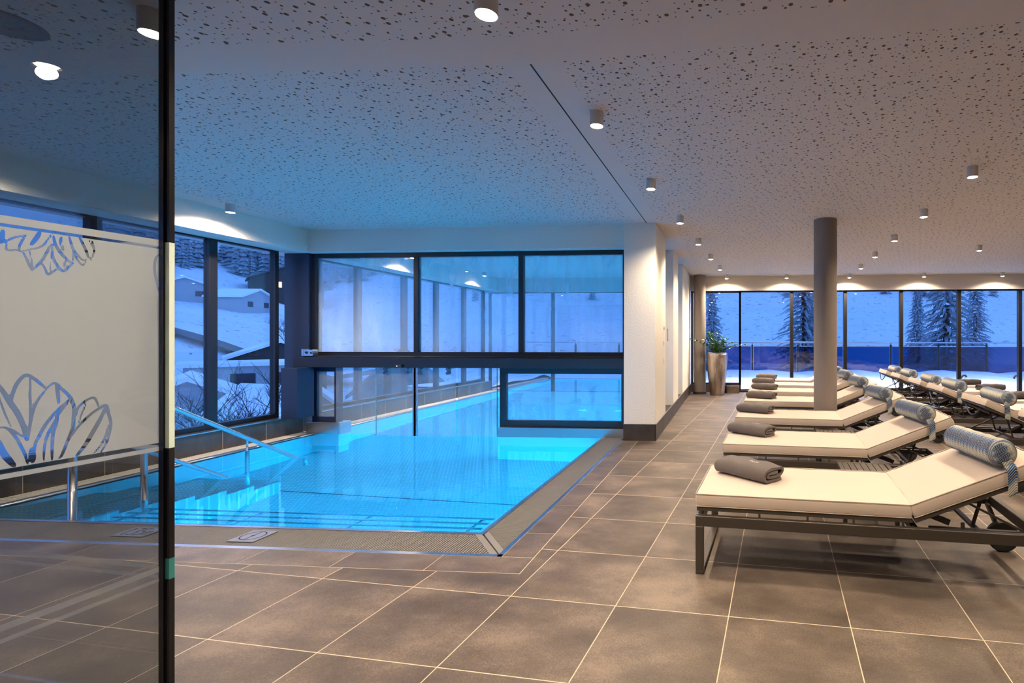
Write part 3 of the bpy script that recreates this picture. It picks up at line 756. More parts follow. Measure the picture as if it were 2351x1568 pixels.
# folded fleece towel: a band folded over itself and once more inside
def make_towel(mat, L_=.43, w=.105, logo=True):
    path = []
    def arc(cx, cz, rr, a0, a1, n): path.extend([(cx + rr * math.cos(a0 + (a1 - a0) * i / n), cz + rr * math.sin(a0 + (a1 - a0) * i / n)) for i in range(n + 1)])
    t = .0105
    path.append((w * .8, t)); path.append((w * .3, t)); path.append((-w * .4, t * .98))
    arc(-w + .043, .047, .0365, -PI / 2 - .2, -3 * PI / 2 + .1, 8)
    path.append((-w * .2, .0855)); path.append((w * .35, .084)); arc(w - .036, .058, .0255, PI / 2, -PI / 2 + .3, 7)
    path.append((w * .25, .034)); path.append((-w * .35, .035)); arc(-w + .048, .048, .0125, -PI / 2 - .3, -3 * PI / 2 + .3, 5)
    path.append((-w * .1, .0605)); path.append((w * .45, .059))
    n = len(path); outl = []
    nr = []
    for i in range(n):
        a = path[max(i - 1, 0)]; c = path[min(i + 1, n - 1)]; d = math.hypot(c[0] - a[0], c[1] - a[1]); nr.append((-(c[1] - a[1]) / d, (c[0] - a[0]) / d))
    th = .0090
    loop = [(p[0] + q[0] * th, p[1] + q[1] * th) for p, q in zip(path, nr)] + [(p[0] - q[0] * th, p[1] - q[1] * th) for p, q in list(zip(path, nr))[::-1]]
    m_ = len(loop); K = 12; vs = []
    for i in range(K + 1):
        f = i / K; x = -L_ / 2 + L_ * f
        e = abs(2 * f - 1)
        for (y, z) in loop:
            wob = .004 * math.sin(5 * f * PI + y * 30) * (z / .09)
            end = .97 if i in (0, K) else 1.0
            vs.append((x + .006 * math.sin(y * 40 + z * 50) * (e > .9), y * end + .003 * math.sin(f * 7), max(.0008, z * 1.1 * (1 - .10 * e ** 4) + wob)))
    fs = []
    for i in range(K):
        for j in range(m_):
            q = (j + 1) % m_; fs.append((i * m_ + j, i * m_ + q, (i + 1) * m_ + q, (i + 1) * m_ + j))
    h = n
    for base, flip in ((0, False), (K * m_, True)):
        for j in range(h - 1):
            f = (base + j, base + j + 1, base + m_ - 2 - j, base + m_ - 1 - j); fs.append(f[::-1] if not flip else f)
    b = MB(); b.add(vs, fs)
    o = b.build('folded_towel', mat, smooth=True, auto=1.2)
    if logo:
        b = MB(); pts = []
        for i in range(46):
            f = i / 45; pts.append((.02 + .075 * f + .006 * math.sin(f * 30), -.01 + .010 * math.sin(f * 36) * (1 - .3 * f), .1062 + .001 * math.sin(f * 10)))
        b.tube(pts, .0011, 5); s_ = b.build('embroidery', MAT['stitch'], o, True); s_['label'] = 'white stitched script on the towel'
    return o
TW = make_towel(MAT['towel']); TW2 = make_towel(MAT['towel2'], .47, .10)
first = dict(l=True, b=True, b2=True, t=True, t2=True)
def place(o, key, locn, rot, label, cat, group):
    if first.get(key): first[key] = False; c = o
    else: c = copy_tree(o)
    c.location = locn; c.rotation_euler = rot
    tag(c, label, cat, group); return c
def lounger(root, ang, side, lab, blab, tlab, tkey, tpos, tang, lg, bol=.55):
    Mw = Matrix.Translation(root) @ Matrix.Rotation(ang, 4, 'Z')
    place(LP, 'l', root, (0, 0, ang), lab, 'sun lounger', lg)
    if bol:
        P = Mw @ MBK @ Matrix.Translation((bol, -.05 * side, .0955)) @ Matrix.Rotation(.10 if side > 0 else PI, 4, 'Z')
        q = P.to_euler(); place(BO if side > 0 else BO2, 'b' if side > 0 else 'b2', P.translation, q, blab, 'bolster', 'zigzag neck bolsters')
    if tkey:
        P = Mw @ Vector((tpos[0], tpos[1], .4815))
        place(TW if tkey == 't' else TW2, tkey, P, (0, 0, ang + tang), tlab, 'towel', 'folded towels on the loungers')
row1 = [(-.21, 2.99), (-.07, 4.43), (.055, 5.93), (.20, 7.48), (.312, 8.83), (.407, 10.03), (.505, 11.17)]
tw1 = [(.29, .07, -.62), (.23, .12, -.55), (.22, .06, -.42), (.25, 0, -.38), (.28, 0, -.42), (.24, .02, -.35), (.29, .03, -.3)]
for i, ((x, y), (tx, ty, ta)) in enumerate(zip(row1, tw1)):
    root = Vector((x, y, 0)) + V * .378
    lounger(root, TA, 1, 'beige cushioned sun lounger, %s from the camera in the row along the walkway' % ORD[i],
            'blue zigzag neck bolster on the %s lounger of the walkway row' % ORD[i],
            'grey brown folded towel on the foot of the %s lounger of the walkway row' % ORD[i], 't', (tx, ty), ta, 'loungers along the pool walkway')
row2 = [(2.68, 4.87), (2.78, 6.24), (2.89, 7.59), (2.97, 8.60), (3.08, 9.86), (3.16, 10.9)]
for i, (x, y) in enumerate(row2):
    head = Vector((x, y, 0)) - V * .36
    root = head + U * 1.925
    tk = 't2'
    lounger(root, TA + PI, -1, 'beige sun lounger facing away from the pool, %s from the camera in the back row' % ORD[i],
            'pale blue zigzag bolster on the %s lounger of the back row' % ORD[i],
            'dark brown folded towel on the foot of the %s lounger of the back row' % ORD[i], tk, (.30, .02), PI / 2 + 1.9, 'loungers of the back row')
# low slatted side tables
def side_table(x, y, label, proto=[]):
    if proto: r = copy_tree(proto[0])
    else:
        r = empty('side_table', (0, 0, 0)); proto.append(r)
        b = MB(); b.box(-.2, .2, -.2, -.17, .355, .395); b.box(-.2, .2, .17, .2, .355, .395); b.box(-.2, -.17, -.17, .17, .355, .395); b.box(.17, .2, -.17, .17, .355, .395)
        for k in range(7): b.box(-.166 + .0475 * k, -.166 + .0475 * k + .0415, -.17, .17, .378, .394)
        b.build('table_top', MAT['frame'], r)
        for sx in (-1, 1):
            for sy in (-1, 1):
                b = MB(); b.box(sx * .185 - .015, sx * .185 + .015, sy * .185 - .015, sy * .185 + .015, 0, .355); b.build('leg', MAT['frame'], r)
    r.location = (x, y, 0); r.rotation_euler.z = TA
    return tag(r, label, 'side table', 'slatted side tables')
side_table(1.06, 3.98, 'low bronze slatted side table between the first and second lounger of the walkway row')
side_table(1.13, 5.43, 'low bronze slatted side table between the second and third lounger of the walkway row')

# ------------------------------------------------------------------ planter
r = tag(empty('potted_plant', (-.33, 12.41, 0)), 'tall hammered metal planter with a dark green leafy plant by the terrace window', 'potted plant')
b = MB(); b.lathe([(.165, 0), (.178, .02), (.20, .2), (.232, .5), (.255, .8), (.262, .92), (.258, 1.0), (.245, 1.045), (.235, 1.05), (.225, 1.04), (.222, .97)], 48)
b.build('pot', MAT['pot'], r, True)
b = MB(); b.lathe([(.224, .985), (.0001, 1.0)], 32); b.build('soil', MAT['soil'], r)
rnd = random.Random(11)
st = MB(); lf = MB()
for k in range(26):
    a = rnd.uniform(0, 2 * PI); lean = rnd.uniform(.08, .62) * (1.0 if k % 4 else 1.35); lean = min(lean, .17) if 1.5 < a < 3.55 else lean; H_ = rnd.uniform(.30, .60)
    base = Vector((.12 * math.cos(a) * rnd.random(), .12 * math.sin(a) * rnd.random(), .98))
    pts = [base + Vector((math.cos(a) * lean * (f ** 1.7) * .9, math.sin(a) * lean * (f ** 1.7) * .9, H_ * (f - .28 * f * f * lean * 1.4))) for f in [i / 8 for i in range(9)]]
    st.tube(pts, [.0085 * (1 - .75 * i / 8) for i in range(9)], 6)
    for i in range(2, 9):
        for s in (-1, 1):
            for sub in ((0,) if i < 8 else (0, 1)):
                p = pts[i] if not sub else pts[8]; t = (pts[i] - pts[i - 1]).normalized()
                sd = t.cross(Vector((0, 0, 1)));
                if sd.length < .1: sd = Vector((math.sin(a), -math.cos(a), 0))
                sd.normalize(); L_ = rnd.uniform(.075, .11); d = (sd * s * rnd.uniform(.7, 1) + t * .6 + Vector((0, 0, rnd.uniform(-.2, .35)))).normalized()
                wv = d.cross(Vector((rnd.uniform(-.4, .4), rnd.uniform(-.4, .4), 1))).normalized(); w = L_ * .27; nz = d.cross(wv)
                q = [p, p + d * L_ * .3 + wv * w, p + d * L_ * .65 + wv * w * .9, p + d * L_, p + d * L_ * .65 - wv * w * .9, p + d * L_ * .3 - wv * w, p + d * L_ * .3 + nz * .006, p + d * L_ * .65 + nz * .008]
                lf.add(q, [(0, 6, 1), (1, 6, 7, 2), (2, 7, 3), (0, 5, 6), (5, 4, 7, 6), (4, 3, 7)])
st.build('stem', MAT['stem'], r, True); lf.build('leaves', MAT['leaf'], r)
# switches and a handle on the pillar
for y, z, h, nm, lab in ((7.62, 1.33, .07, 'wall_switch', 'small white switch on the pillar side below the bracket'), (7.62, 1.06, .09, 'wall_switch', 'lower white switch on the pillar side above the plinth')):
    b = MB(); b.box(0, .014, -.035, .035, -h / 2, h / 2); o = tag(b.build(nm, MAT['plastic'], loc=(-1.031, y, z), bevel=.004), lab, 'switch', 'switches on the pillar')
    b = MB(); b.box(.0, .006, -.02, .02, -h / 4, h / 4); q = b.build('rocker', MAT['plastic'], o, bevel=.002); q.location = (.012, 0, 0)
b = MB(); b.tube([(0, 0, 0), (.05, 0, .0), (.062, 0, -.012), (.062, 0, -.20)], .011, 10); b.lathe([(.03, 0), (.03, .012), (0.0001, .014)], 20, M=Matrix.Rotation(PI / 2, 4, 'Y'))
tag(b.build('wall_bracket_rail', MAT['chrome'], loc=(-1.03, 7.64, 1.565), smooth=True, auto=.6), 'small chrome hook bracket high on the pillar side', 'bracket')

# ------------------------------------------------------------------ glass screen (left)
EX, EY = -2.207, 1.795
sc_ = tag(empty('glass_screen', (EX, EY, 0), TA), 'tall grey glass screen with etched flower pattern and a dark corner edge', 'glass screen')
Z1 = 2.845
b = MB(); b.box(-.006, .006, -1.25, -.004, .01, Z1); b.build('glass_panel', MAT['screen'], sc_)
b = MB(); b.box(-1.6, -.02, -.006, .006, .01, Z1); b.build('glass_panel', MAT['screen'], sc_)
b = MB(); b.box(-.011, .012, -.012, .012, .0, Z1); b.build('corner_seal', MAT['darkedge'], sc_)
b = MB()
for z0, z1, mi in ((0, .48, 0), (.48, .56, 2), (.56, .99, 0), (.99, 1.79, 1), (1.79, Z1, 0)): b.box(.0125, .0315, -.006, .012, z0, z1, mi)  # segment colours paint the reflections seen inside the polished edge
b.build('glass_edge', [MAT['darkedge'], MAT['greenedge'], MAT['tealedge']], sc_)
b = MB(); b.box(-.02, .02, -1.25, .02, -.0, .012); b.build('floor_channel', MAT['steel'], sc_)
STROKES = [
 ([(0.418,1.275),(0.404,1.242),(0.392,1.212),(0.378,1.179),(0.366,1.137),(0.359,1.091)],0.0170),
 ([(0.418,1.244),(0.411,1.210),(0.403,1.177),(0.392,1.139)],0.0063),
 ([(0.391,1.199),(0.392,1.223),(0.385,1.259),(0.375,1.284),(0.360,1.300),(0.343,1.287),(0.326,1.266),(0.315,1.250)],0.0125),
 ([(0.353,1.296),(0.351,1.268),(0.352,1.236),(0.351,1.202),(0.352,1.153),(0.355,1.090)],0.0080),
 ([(0.315,1.250),(0.330,1.226),(0.341,1.200),(0.348,1.169),(0.353,1.127),(0.356,1.090)],0.0102),
 ([(0.315,1.253),(0.297,1.269),(0.280,1.248),(0.260,1.218),(0.250,1.182),(0.251,1.148),(0.254,1.112),(0.268,1.063),(0.280,1.024),(0.287,1.016)],0.0125),
 ([(0.293,1.263),(0.289,1.232),(0.287,1.199)],0.0114),
 ([(0.258,1.214),(0.280,1.189),(0.301,1.162),(0.320,1.129),(0.333,1.096),(0.341,1.071),(0.344,1.020)],0.0114),
 ([(0.264,1.201),(0.287,1.162),(0.301,1.129),(0.313,1.100),(0.320,1.061),(0.322,1.015)],0.0097),
 ([(0.287,1.176),(0.293,1.133),(0.301,1.093),(0.303,1.013)],0.0114),
 ([(0.418,1.141),(0.401,1.138),(0.384,1.109),(0.373,1.080),(0.362,1.043),(0.357,1.013)],0.0097),
 ([(0.418,1.103),(0.408,1.062),(0.396,1.036),(0.385,1.015)],0.0199),
 ([(0.392,1.134),(0.380,1.119),(0.366,1.103)],0.0074),
 ([(0.348,1.062),(0.346,1.018)],0.0199),
 ([(0.245,1.153),(0.239,1.181),(0.220,1.201),(0.201,1.209),(0.192,1.192),(0.189,1.177)],0.0097),
 ([(0.239,1.129),(0.231,1.157),(0.220,1.190)],0.0068),
 ([(0.258,1.081),(0.239,1.115),(0.212,1.148),(0.188,1.168),(0.168,1.177),(0.161,1.146),(0.155,1.115),(0.157,1.085),(0.166,1.045),(0.183,1.010)],0.0114),
 ([(0.170,1.168),(0.183,1.132),(0.203,1.088),(0.222,1.048),(0.245,1.013)],0.0159),
 ([(0.163,1.105),(0.170,1.067),(0.183,1.037),(0.201,1.012)],0.0080),
 ([(0.408,1.754),(0.411,1.730),(0.414,1.712)],0.0142),
 ([(0.418,1.710),(0.401,1.722),(0.384,1.736),(0.359,1.748)],0.0074),
 ([(0.399,1.717),(0.403,1.696),(0.391,1.694),(0.377,1.700)],0.0074),
 ([(0.361,1.746),(0.369,1.728),(0.375,1.708),(0.376,1.690)],0.0080),
 ([(0.377,1.690),(0.357,1.701),(0.337,1.710),(0.322,1.723),(0.313,1.742),(0.303,1.765)],0.0074),
 ([(0.330,1.765),(0.337,1.745),(0.350,1.718)],0.0142),
 ([(0.366,1.691),(0.359,1.671),(0.353,1.651),(0.347,1.635)],0.0085),
 ([(0.353,1.699),(0.348,1.667),(0.346,1.638)],0.0051),
 ([(0.345,1.638),(0.333,1.659),(0.322,1.680),(0.315,1.700),(0.307,1.726)],0.0097),
 ([(0.326,1.665),(0.318,1.645),(0.311,1.628),(0.295,1.645),(0.289,1.651)],0.0080),
 ([(0.305,1.699),(0.305,1.669),(0.308,1.635)],0.0045),
 ([(0.303,1.730),(0.301,1.691),(0.293,1.667),(0.278,1.643),(0.262,1.661),(0.251,1.677)],0.0102),
 ([(0.299,1.758),(0.295,1.731),(0.283,1.705),(0.268,1.685),(0.258,1.676)],0.0114),
 ([(0.272,1.682),(0.274,1.656)],0.0068),
 ([(0.287,1.763),(0.283,1.733),(0.276,1.709)],0.0051),
 ([(0.280,1.759),(0.278,1.740),(0.274,1.710)],0.0040),
 ([(0.262,1.763),(0.256,1.735),(0.250,1.711),(0.254,1.682)],0.0097),
 ([(0.251,1.722),(0.239,1.701),(0.229,1.688),(0.219,1.693)],0.0074),
 ([(0.237,1.765),(0.229,1.746),(0.220,1.722),(0.214,1.697)],0.0102),
 ([(0.246,1.700),(0.237,1.679),(0.227,1.671),(0.218,1.693)],0.0068),
 ([(0.214,1.763),(0.207,1.744),(0.203,1.730)],0.0040),
 ([(0.206,1.762),(0.201,1.742),(0.200,1.719),(0.210,1.687)],0.0074),
 ([(0.008,1.745),(0.022,1.730),(0.027,1.697),(0.025,1.659),(0.014,1.602)],0.0102),
 ([(0.025,1.652),(0.014,1.637)],0.0040),
]
def seg_d(px, py, ax, ay, bx, by):
    dx_, dy_ = bx - ax, by - ay; l2 = dx_ * dx_ + dy_ * dy_
    t = 0 if l2 == 0 else max(0, min(1, ((px - ax) * dx_ + (py - ay) * dy_) / l2))
    return math.hypot(px - ax - t * dx_, py - ay - t * dy_), t
def smooth_pts(P):
    out = []
    for i in range(len(P) - 1):
        p0 = P[max(i - 1, 0)]; p1 = P[i]; p2 = P[i + 1]; p3 = P[min(i + 2, len(P) - 1)]
        for k in range(4):
            t = k / 4
            out.append(tuple(.5 * (2 * p1[j] + (p2[j] - p0[j]) * t + (2 * p0[j] - 5 * p1[j] + 4 * p2[j] - p3[j]) * t * t + (3 * p1[j] - p0[j] - 3 * p2[j] + p3[j]) * t ** 3) for j in (0, 1)))
    out.append(P[-1]); return out
SP = [(smooth_pts(P), w) for P, w in STROKES]
def film(name, s0, s1, sh, on_y, off):
    """etched band with the flower lines left clear; sdf < 0 marks clear glass"""
    z0, z1 = 1.011, 1.765; dz = .0045
    ns = int((s1 - s0) / dz); nz = int((z1 - z0) / dz); vs = []; sd = []
    grid = {}
    for i in range(ns + 1):
        for j in range(nz + 1):
            s_ = s0 + (s1 - s0) * i / ns; z = z0 + (z1 - z0) * j / nz
            vs.append((off, -s_, z) if on_y else (-s_, off, z)); sd.append(.05)
    for P, w in SP:
        n = len(P)
        for i in range(n - 1):
            a = P[i]; c = P[i + 1]; m = .03
            for k in sh:
                ia = max(0, int((min(a[0], c[0]) - m + k - s0) / (s1 - s0) * ns)); ib = min(ns, int((max(a[0], c[0]) + m + k - s0) / (s1 - s0) * ns) + 1)
                ja = max(0, int((min(a[1], c[1]) - m - z0) / (z1 - z0) * nz)); jb = min(nz, int((max(a[1], c[1]) + m - z0) / (z1 - z0) * nz) + 1)
                for p in range(ia, ib + 1):
                    for q in range(ja, jb + 1):
                        s_ = s0 + (s1 - s0) * p / ns; z = z0 + (z1 - z0) * q / nz
                        d, t = seg_d(s_, z, a[0] + k, a[1], c[0] + k, c[1]); f = (i + t) / (n - 1)
                        d -= w * .42 * (.45 + .55 * math.sin(PI * min(1, max(0, f))) ** .6)
                        ix = p * (nz + 1) + q
                        if d < sd[ix]: sd[ix] = d
    fs = [(i * (nz + 1) + j, (i + 1) * (nz + 1) + j, (i + 1) * (nz + 1) + j + 1, i * (nz + 1) + j + 1) for i in range(ns) for j in range(nz)]
    b = MB(); b.add(vs, fs)
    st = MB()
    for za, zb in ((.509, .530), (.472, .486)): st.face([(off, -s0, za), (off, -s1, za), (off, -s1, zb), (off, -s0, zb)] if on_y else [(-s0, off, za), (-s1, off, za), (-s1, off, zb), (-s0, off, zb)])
    so = st.build('shade_thinned_stripes', MAT['film2'], sc_); so.data.attributes.new('sdf', 'FLOAT', 'POINT').data.foreach_set('value', [.05] * 8)  # same film as the band, made sheerer to imitate shade low down
    for za, zb in ((1.775, 1.800), (.980, .996)):
        k = len(b.v)
        b.face([(off, -s0, za), (off, -s1, za), (off, -s1, zb), (off, -s0, zb)] if on_y else [(-s0, off, za), (-s1, off, za), (-s1, off, zb), (-s0, off, zb)])
        sd += [.05] * 4
    o = b.build(name, MAT['film'], sc_)
    at = o.data.attributes.new('sdf', 'FLOAT', 'POINT')
    at.data.foreach_set('value', sd)
    return o
film('etched_film', .0135, 1.2, (0.0, .75), True, -.0065)
film('etched_film', .021, 1.55, (.25, .98), False, .0065)
# ------------------------------------------------------------------ outside
def interp(x, xs, ys):
    if x <= xs[0]: return ys[0]
    for a, c, p, q in zip(xs[:-1], xs[1:], ys[:-1], ys[1:]):
        if x <= c: return p + (q - p) * (x - a) / (c - a)
    return ys[-1]
def terrain(x, y):
    r = max(-x - 8, y - 22, 0)
    return interp(r, [0, 25, 45, 62, 100, 300], [-6, -6.5, -5.5, 1.8, 9, 95])
def bump(x, y):
    k = min(1, max(0, (max(-x - 8, y - 22) - 5) / 30))
    return k * (.5 * math.sin(x * .11 + 1.3 * math.sin(y * .07)) + .35 * math.sin(y * .19 + x * .05))
b = MB()
gx = [-330, -290, -250, -210, -180, -160, -140, -125] + [-118 + 3.5 * i for i in range(32)] + [0, 12, 25, 40, 60, 85, 120, 170, 230]
gy = [-120, -80, -50, -30, -15, -5] + [3.5 * i for i in range(40)] + [145, 155, 170, 190, 215, 250, 290, 330]
vs = []
for x in gx:
    for y in gy:
        z = terrain(x, y) + bump(x, y)
        if x > -9.5 and y < 20.5: z = min(z, -7)
        vs.append((x, y, z))
n = len(gy)
b.add(vs, [(i * n + j, (i + 1) * n + j, (i + 1) * n + j + 1, i * n + j + 1) for i in range(len(gx) - 1) for j in range(n - 1)])
struct(b.build('snowy_hillside', MAT['snow'], smooth=True))['label'] = 'snow covered hillside beyond the windows'
# snow on the terrace
b = MB(); vs = []; nx, ny = 60, 26
for i in range(nx + 1):
    for j in range(ny + 1):
        x = -9 + 30 * i / nx; y = 13.12 + 7.2 * j / ny
        z = .07 + .035 * math.sin(x * 1.7 + math.sin(y * 1.3)) * min(1, j / 6) + .03 * math.sin(x * 4.1 + y * 2) * min(1, j / 8) + .07 * min(1, max(0, (y - 18.2) / 1.2))
        if -6.3 < x < -1.72 and y < 17.1: z = -.05 if j else -.05
        vs.append((x, y, z))
cells = []
for i in range(nx):
    for j in range(ny):
        xc = -9 + 30 * (i + .5) / nx; yc = 13.12 + 7.2 * (j + .5) / ny
        if -6.3 < xc < -1.7 and yc < 17.05: continue
        cells.append((i * (ny + 1) + j, (i + 1) * (ny + 1) + j, (i + 1) * (ny + 1) + j + 1, i * (ny + 1) + j + 1))
b.add(vs, cells)
struct(b.build('terrace_snow_ground', MAT['deck'], smooth=True))['label'] = 'fresh snow on the terrace outside the windows'
b = MB(); b.box(-9, 21, 20.3, 20.5, -7, .05); b.box(-9, -6.35, 13.2, 20.4, -7, .02); b.box(-1.7, 21, 13.2, 20.4, -7, .02); struct(b.build('terrace_base_slab', MAT['plaster']))
# balustrade
r = tag(empty('terrace_balustrade', (0, 19.5, .05)), 'smoked glass balustrade with dark posts and a snowy steel rail along the terrace', 'balustrade')
b = MB(); b.tube([(-8.5, 0, 1.185), (20, 0, 1.165)], .024, 10); b.build('handrail', MAT['steel'], r, True)
b = MB(); b.box(-1.4, 20, -.03, .03, 1.02, 1.045); b.build('glass_rail', MAT['steel'], r)
b = MB(); rnd = random.Random(4); vs = []; k = 70
for i in range(k + 1):
    x = -1.0 + 6.5 * i / k; h = .05 * (1 - i / k) * (.6 + .4 * rnd.random()) + .004
    vs += [(x, -.028, 1.205), (x, -.018, 1.205 + h), (x, .018, 1.205 + h), (x, .028, 1.205)]
b.add(vs, [(4 * i + j, 4 * i + 4 + j, 4 * i + 5 + j, 4 * i + 1 + j) for i in range(k) for j in range(3)]); b.build('snow_cap', MAT['roof'], r)
for i in range(-4, 12):
    x = .844 + 1.75 * i
    b = MB(); b.box(x - .035, x + .035, -.03, .03, -.05, 1.09); b.box(x - .012, x + .012, -.012, .012, 1.09, 1.17); b.build('post', MAT['black'], r)
    if x > -1:
        b = MB(); b.box(x + .05, x + 1.70, -.008, .008, .0, 1.02); b.build('glass_panel', MAT['smoke'], r)
# small hooked standpipes outside the window
for i, (x, y) in enumerate(((6.30, 13.9), (7.66, 13.9), (8.38, 13.75))):
    r = tag(empty('standpipe', (x, y, .03)), 'chrome standpipe with black hooked head on the terrace, %s from the planter' % ORD[i], 'standpipe', 'hooked standpipes on the terrace')
    b = MB(); b.tube([(0, 0, 0), (0, 0, .33)], .03, 12); b.build('pipe', MAT['steel'], r, True)
    b = MB(); b.tube([(.03, 0, .33), (0, 0, .375), (-.06, 0, .37), (-.10, 0, .33), (-.11, 0, .29)], .026, 8); b.build('hooked_head', MAT['rubber'], r, True)
# houses
def house(x, y, w, d, h, rh, rot, label, wall, roofm, wins, lit=(), over=.5, sink=1.5, flat=False):
    z = terrain(x, y)
    r = tag(empty('chalet', (x, y, z), rot), label, 'house')
    b = MB(); b.box(-w / 2, w / 2, -d / 2, d / 2, -sink, h)
    if not flat: b.prism([(-w / 2, 0), (w / 2, 0), (0, rh)], -d / 2, d / 2, M=Matrix.Translation((0, 0, h)) @ Matrix.Rotation(PI / 2, 4, 'X'))
    b.build('walls', wall, r)
    b = MB()
    if flat: b.box(-w / 2 - over, w / 2 + over, -d / 2 - over, d / 2 + over, h, h + .35)
    else:
        sl = rh / (w / 2); ex = over
        for s in (-1, 1):
            vs = []
            for yy in (-d / 2 - over, d / 2 + over):
                for xx, zz in ((0, rh), (s * (w / 2 + ex), -ex * sl)): vs += [(xx, yy, h + zz + .02), (xx, yy, h + zz + .35)]
            b.add(vs, [(0, 2, 3, 1), (4, 5, 7, 6), (0, 1, 5, 4), (2, 6, 7, 3), (1, 3, 7, 5), (0, 4, 6, 2)])
    b.build('roof', roofm, r)
    for k, (face, a, zz, ww, hh) in enumerate(wins):
        b = MB(); e = .06
        if face == 'f': b.box(a - ww / 2, a + ww / 2, -d / 2 - e, -d / 2, zz, zz + hh)
        else: b.box(w / 2, w / 2 + e, a - ww / 2, a + ww / 2, zz, zz + hh)
        b.build('window', MAT['litwin'] if k in lit else MAT['dimwin'], r)
    return r
R45 = math.radians(48)
house(-39, 33.3, 7, 8, 3.0, 1.7, R45, 'gabled house with a snowy roof below the road beside the bare bushes', MAT['render'], MAT['roof'], [('f', -1.5, .8, 1, 1), ('f', 1.2, .8, 1.6, 1.2)])
h2 = house(-48.9, 46.6, 8, 7, 4.4, 1, R45, 'flat roofed pale house with a bright garage below the road', MAT['render'], MAT['roof'], [('f', 0, 2.6, 1.8, 1.1), ('f', 2.8, 2.6, .9, 1.1)], flat=True)
b = MB(); b.box(-2.4, 1.0, -3.58, -3.5, -.4, 1.6); b.build('garage_door', MAT['litgarage'], h2)
house(-56.5, 58.4, 9, 8, 3.0, 1.8, R45, 'dark gabled house with a snowy roof to the rear of the pale house', MAT['wood'], MAT['roof'], [('f', -1, 1.2, 1, 1.2), ('f', 1.4, 1.2, 1, 1.2)])
house(-27.3, 28.4, 5, 6, 2.6, 2.0, R45 + .5, 'low dark barn with a steep snowy roof nearest the corner post', MAT['wood'], MAT['roof'], [])
house(-111.6, 117.8, 14, 11, 5.0, 3.2, R45, 'dark chalet with lit windows high on the slope beside the corner post', MAT['wood'], MAT['roofdark'], [('f', -2, 3.0, 1.5, 1.3), ('f', 1.2, 3.0, 1.5, 1.3), ('f', -3, .2, 1.4, 1.2), ('f', 3.5, .2, 1.4, 1.2)], lit=(0, 1))
house(-94.8, 90.4, 8, 6, 2.6, 1.5, R45 + .9, 'wide chalet with a long snowy roof high on the slope', MAT['render'], MAT['roof'], [('f', -2, .8, 1.2, 1), ('f', 2, .8, 1.2, 1)])
house(-105.7, 89.6, 8, 6, 2.6, 1.6, R45, 'chalet with a snowy roof on the slope seen next to the glass screen', MAT['render'], MAT['roof'], [('f', -2, .8, 1.2, 1), ('f', 2, .8, 1.2, 1)])
house(-35.4, 51.6, 8, 8, 2.2, 4.0, R45 - .3, 'dark barn with a pointed roof seen through the sliding doors', MAT['wood'], MAT['roofdark'], [])
HOUSES = [(-111.6, 117.8), (-94.8, 90.4), (-105.7, 89.6)]
# cleared road on the slope
b = MB(); pts = [(-100, 62), (-88, 60.5), (-78, 59.5), (-71, 58.2), (-68, 58.8), (-65.9, 60.1), (-62.9, 61.4), (-59.7, 62.5), (-55.7, 65.8), (-50, 72)]
vs = []
for (x, y) in pts:
    for s in (-1, 1): vs.append((x - 1.0 * s, y + 1.4 * s, max(terrain(x - s, y + 1.4 * s) + bump(x - s, y + 1.4 * s), terrain(x, y) + bump(x, y)) + .45))
b.add(vs, [(2 * i, 2 * i + 1, 2 * i + 3, 2 * i + 2) for i in range(len(pts) - 1)])
struct(b.build('hillside_road', MAT['road']))['label'] = 'dark cleared road crossing the snowy slope'
# bare trees
def bare_tree(x, y, H_, label, seed):
    rn = random.Random(seed); z = terrain(x, y) + bump(x, y) - .1
    r = tag(empty('bare_tree', (x, y, z)), label, 'tree', 'bare trees outside the pool windows')
    tr = MB(); tw = MB()
    def grow(p, d, L_, rad, lev):
        pts = [p]; q = p.copy(); dd = d.copy()
        for i in range(3):
            dd = (dd + Vector((rn.uniform(-.18, .18), rn.uniform(-.18, .18), rn.uniform(-.05, .14)))).normalized(); q = q + dd * L_ / 3; pts.append(q.copy())
        (tr if lev < 2 else tw).tube(pts, [rad, rad * .85, rad * .7, rad * .55], 5 if lev < 2 else 3, cap=False)
        if lev < 5:
            for k in range(4 if lev else 6):
                a = rn.uniform(0, 2 * PI); sp = rn.uniform(.45, .95)
                nd = (dd + Vector((math.cos(a) * sp, math.sin(a) * sp, rn.uniform(-.1, .3)))).normalized()
                st_ = pts[rn.choice((1, 2, 3))] if lev else pts[rn.choice((2, 3))]
                grow(st_, nd, L_ * rn.uniform(.55, .75), rad * .55, lev + 1)
    grow(Vector((0, 0, 0)), Vector((0, 0, 1)), H_ * .42, .10, 0)
    tr.build('trunk', MAT['bark'], r, True); tw.build('twigs', MAT['bark'], r)
bare_tree(-13.8, 11.8, 6.6, 'bare bushy tree outside the window beside the glass screen', 3)
bare_tree(-18.6, 17.7, 6.6, 'bare bushy tree low outside the second pool window', 5)
bare_tree(-62, 66, 8, 'tall thin bare tree on the slope beside the corner post', 8)
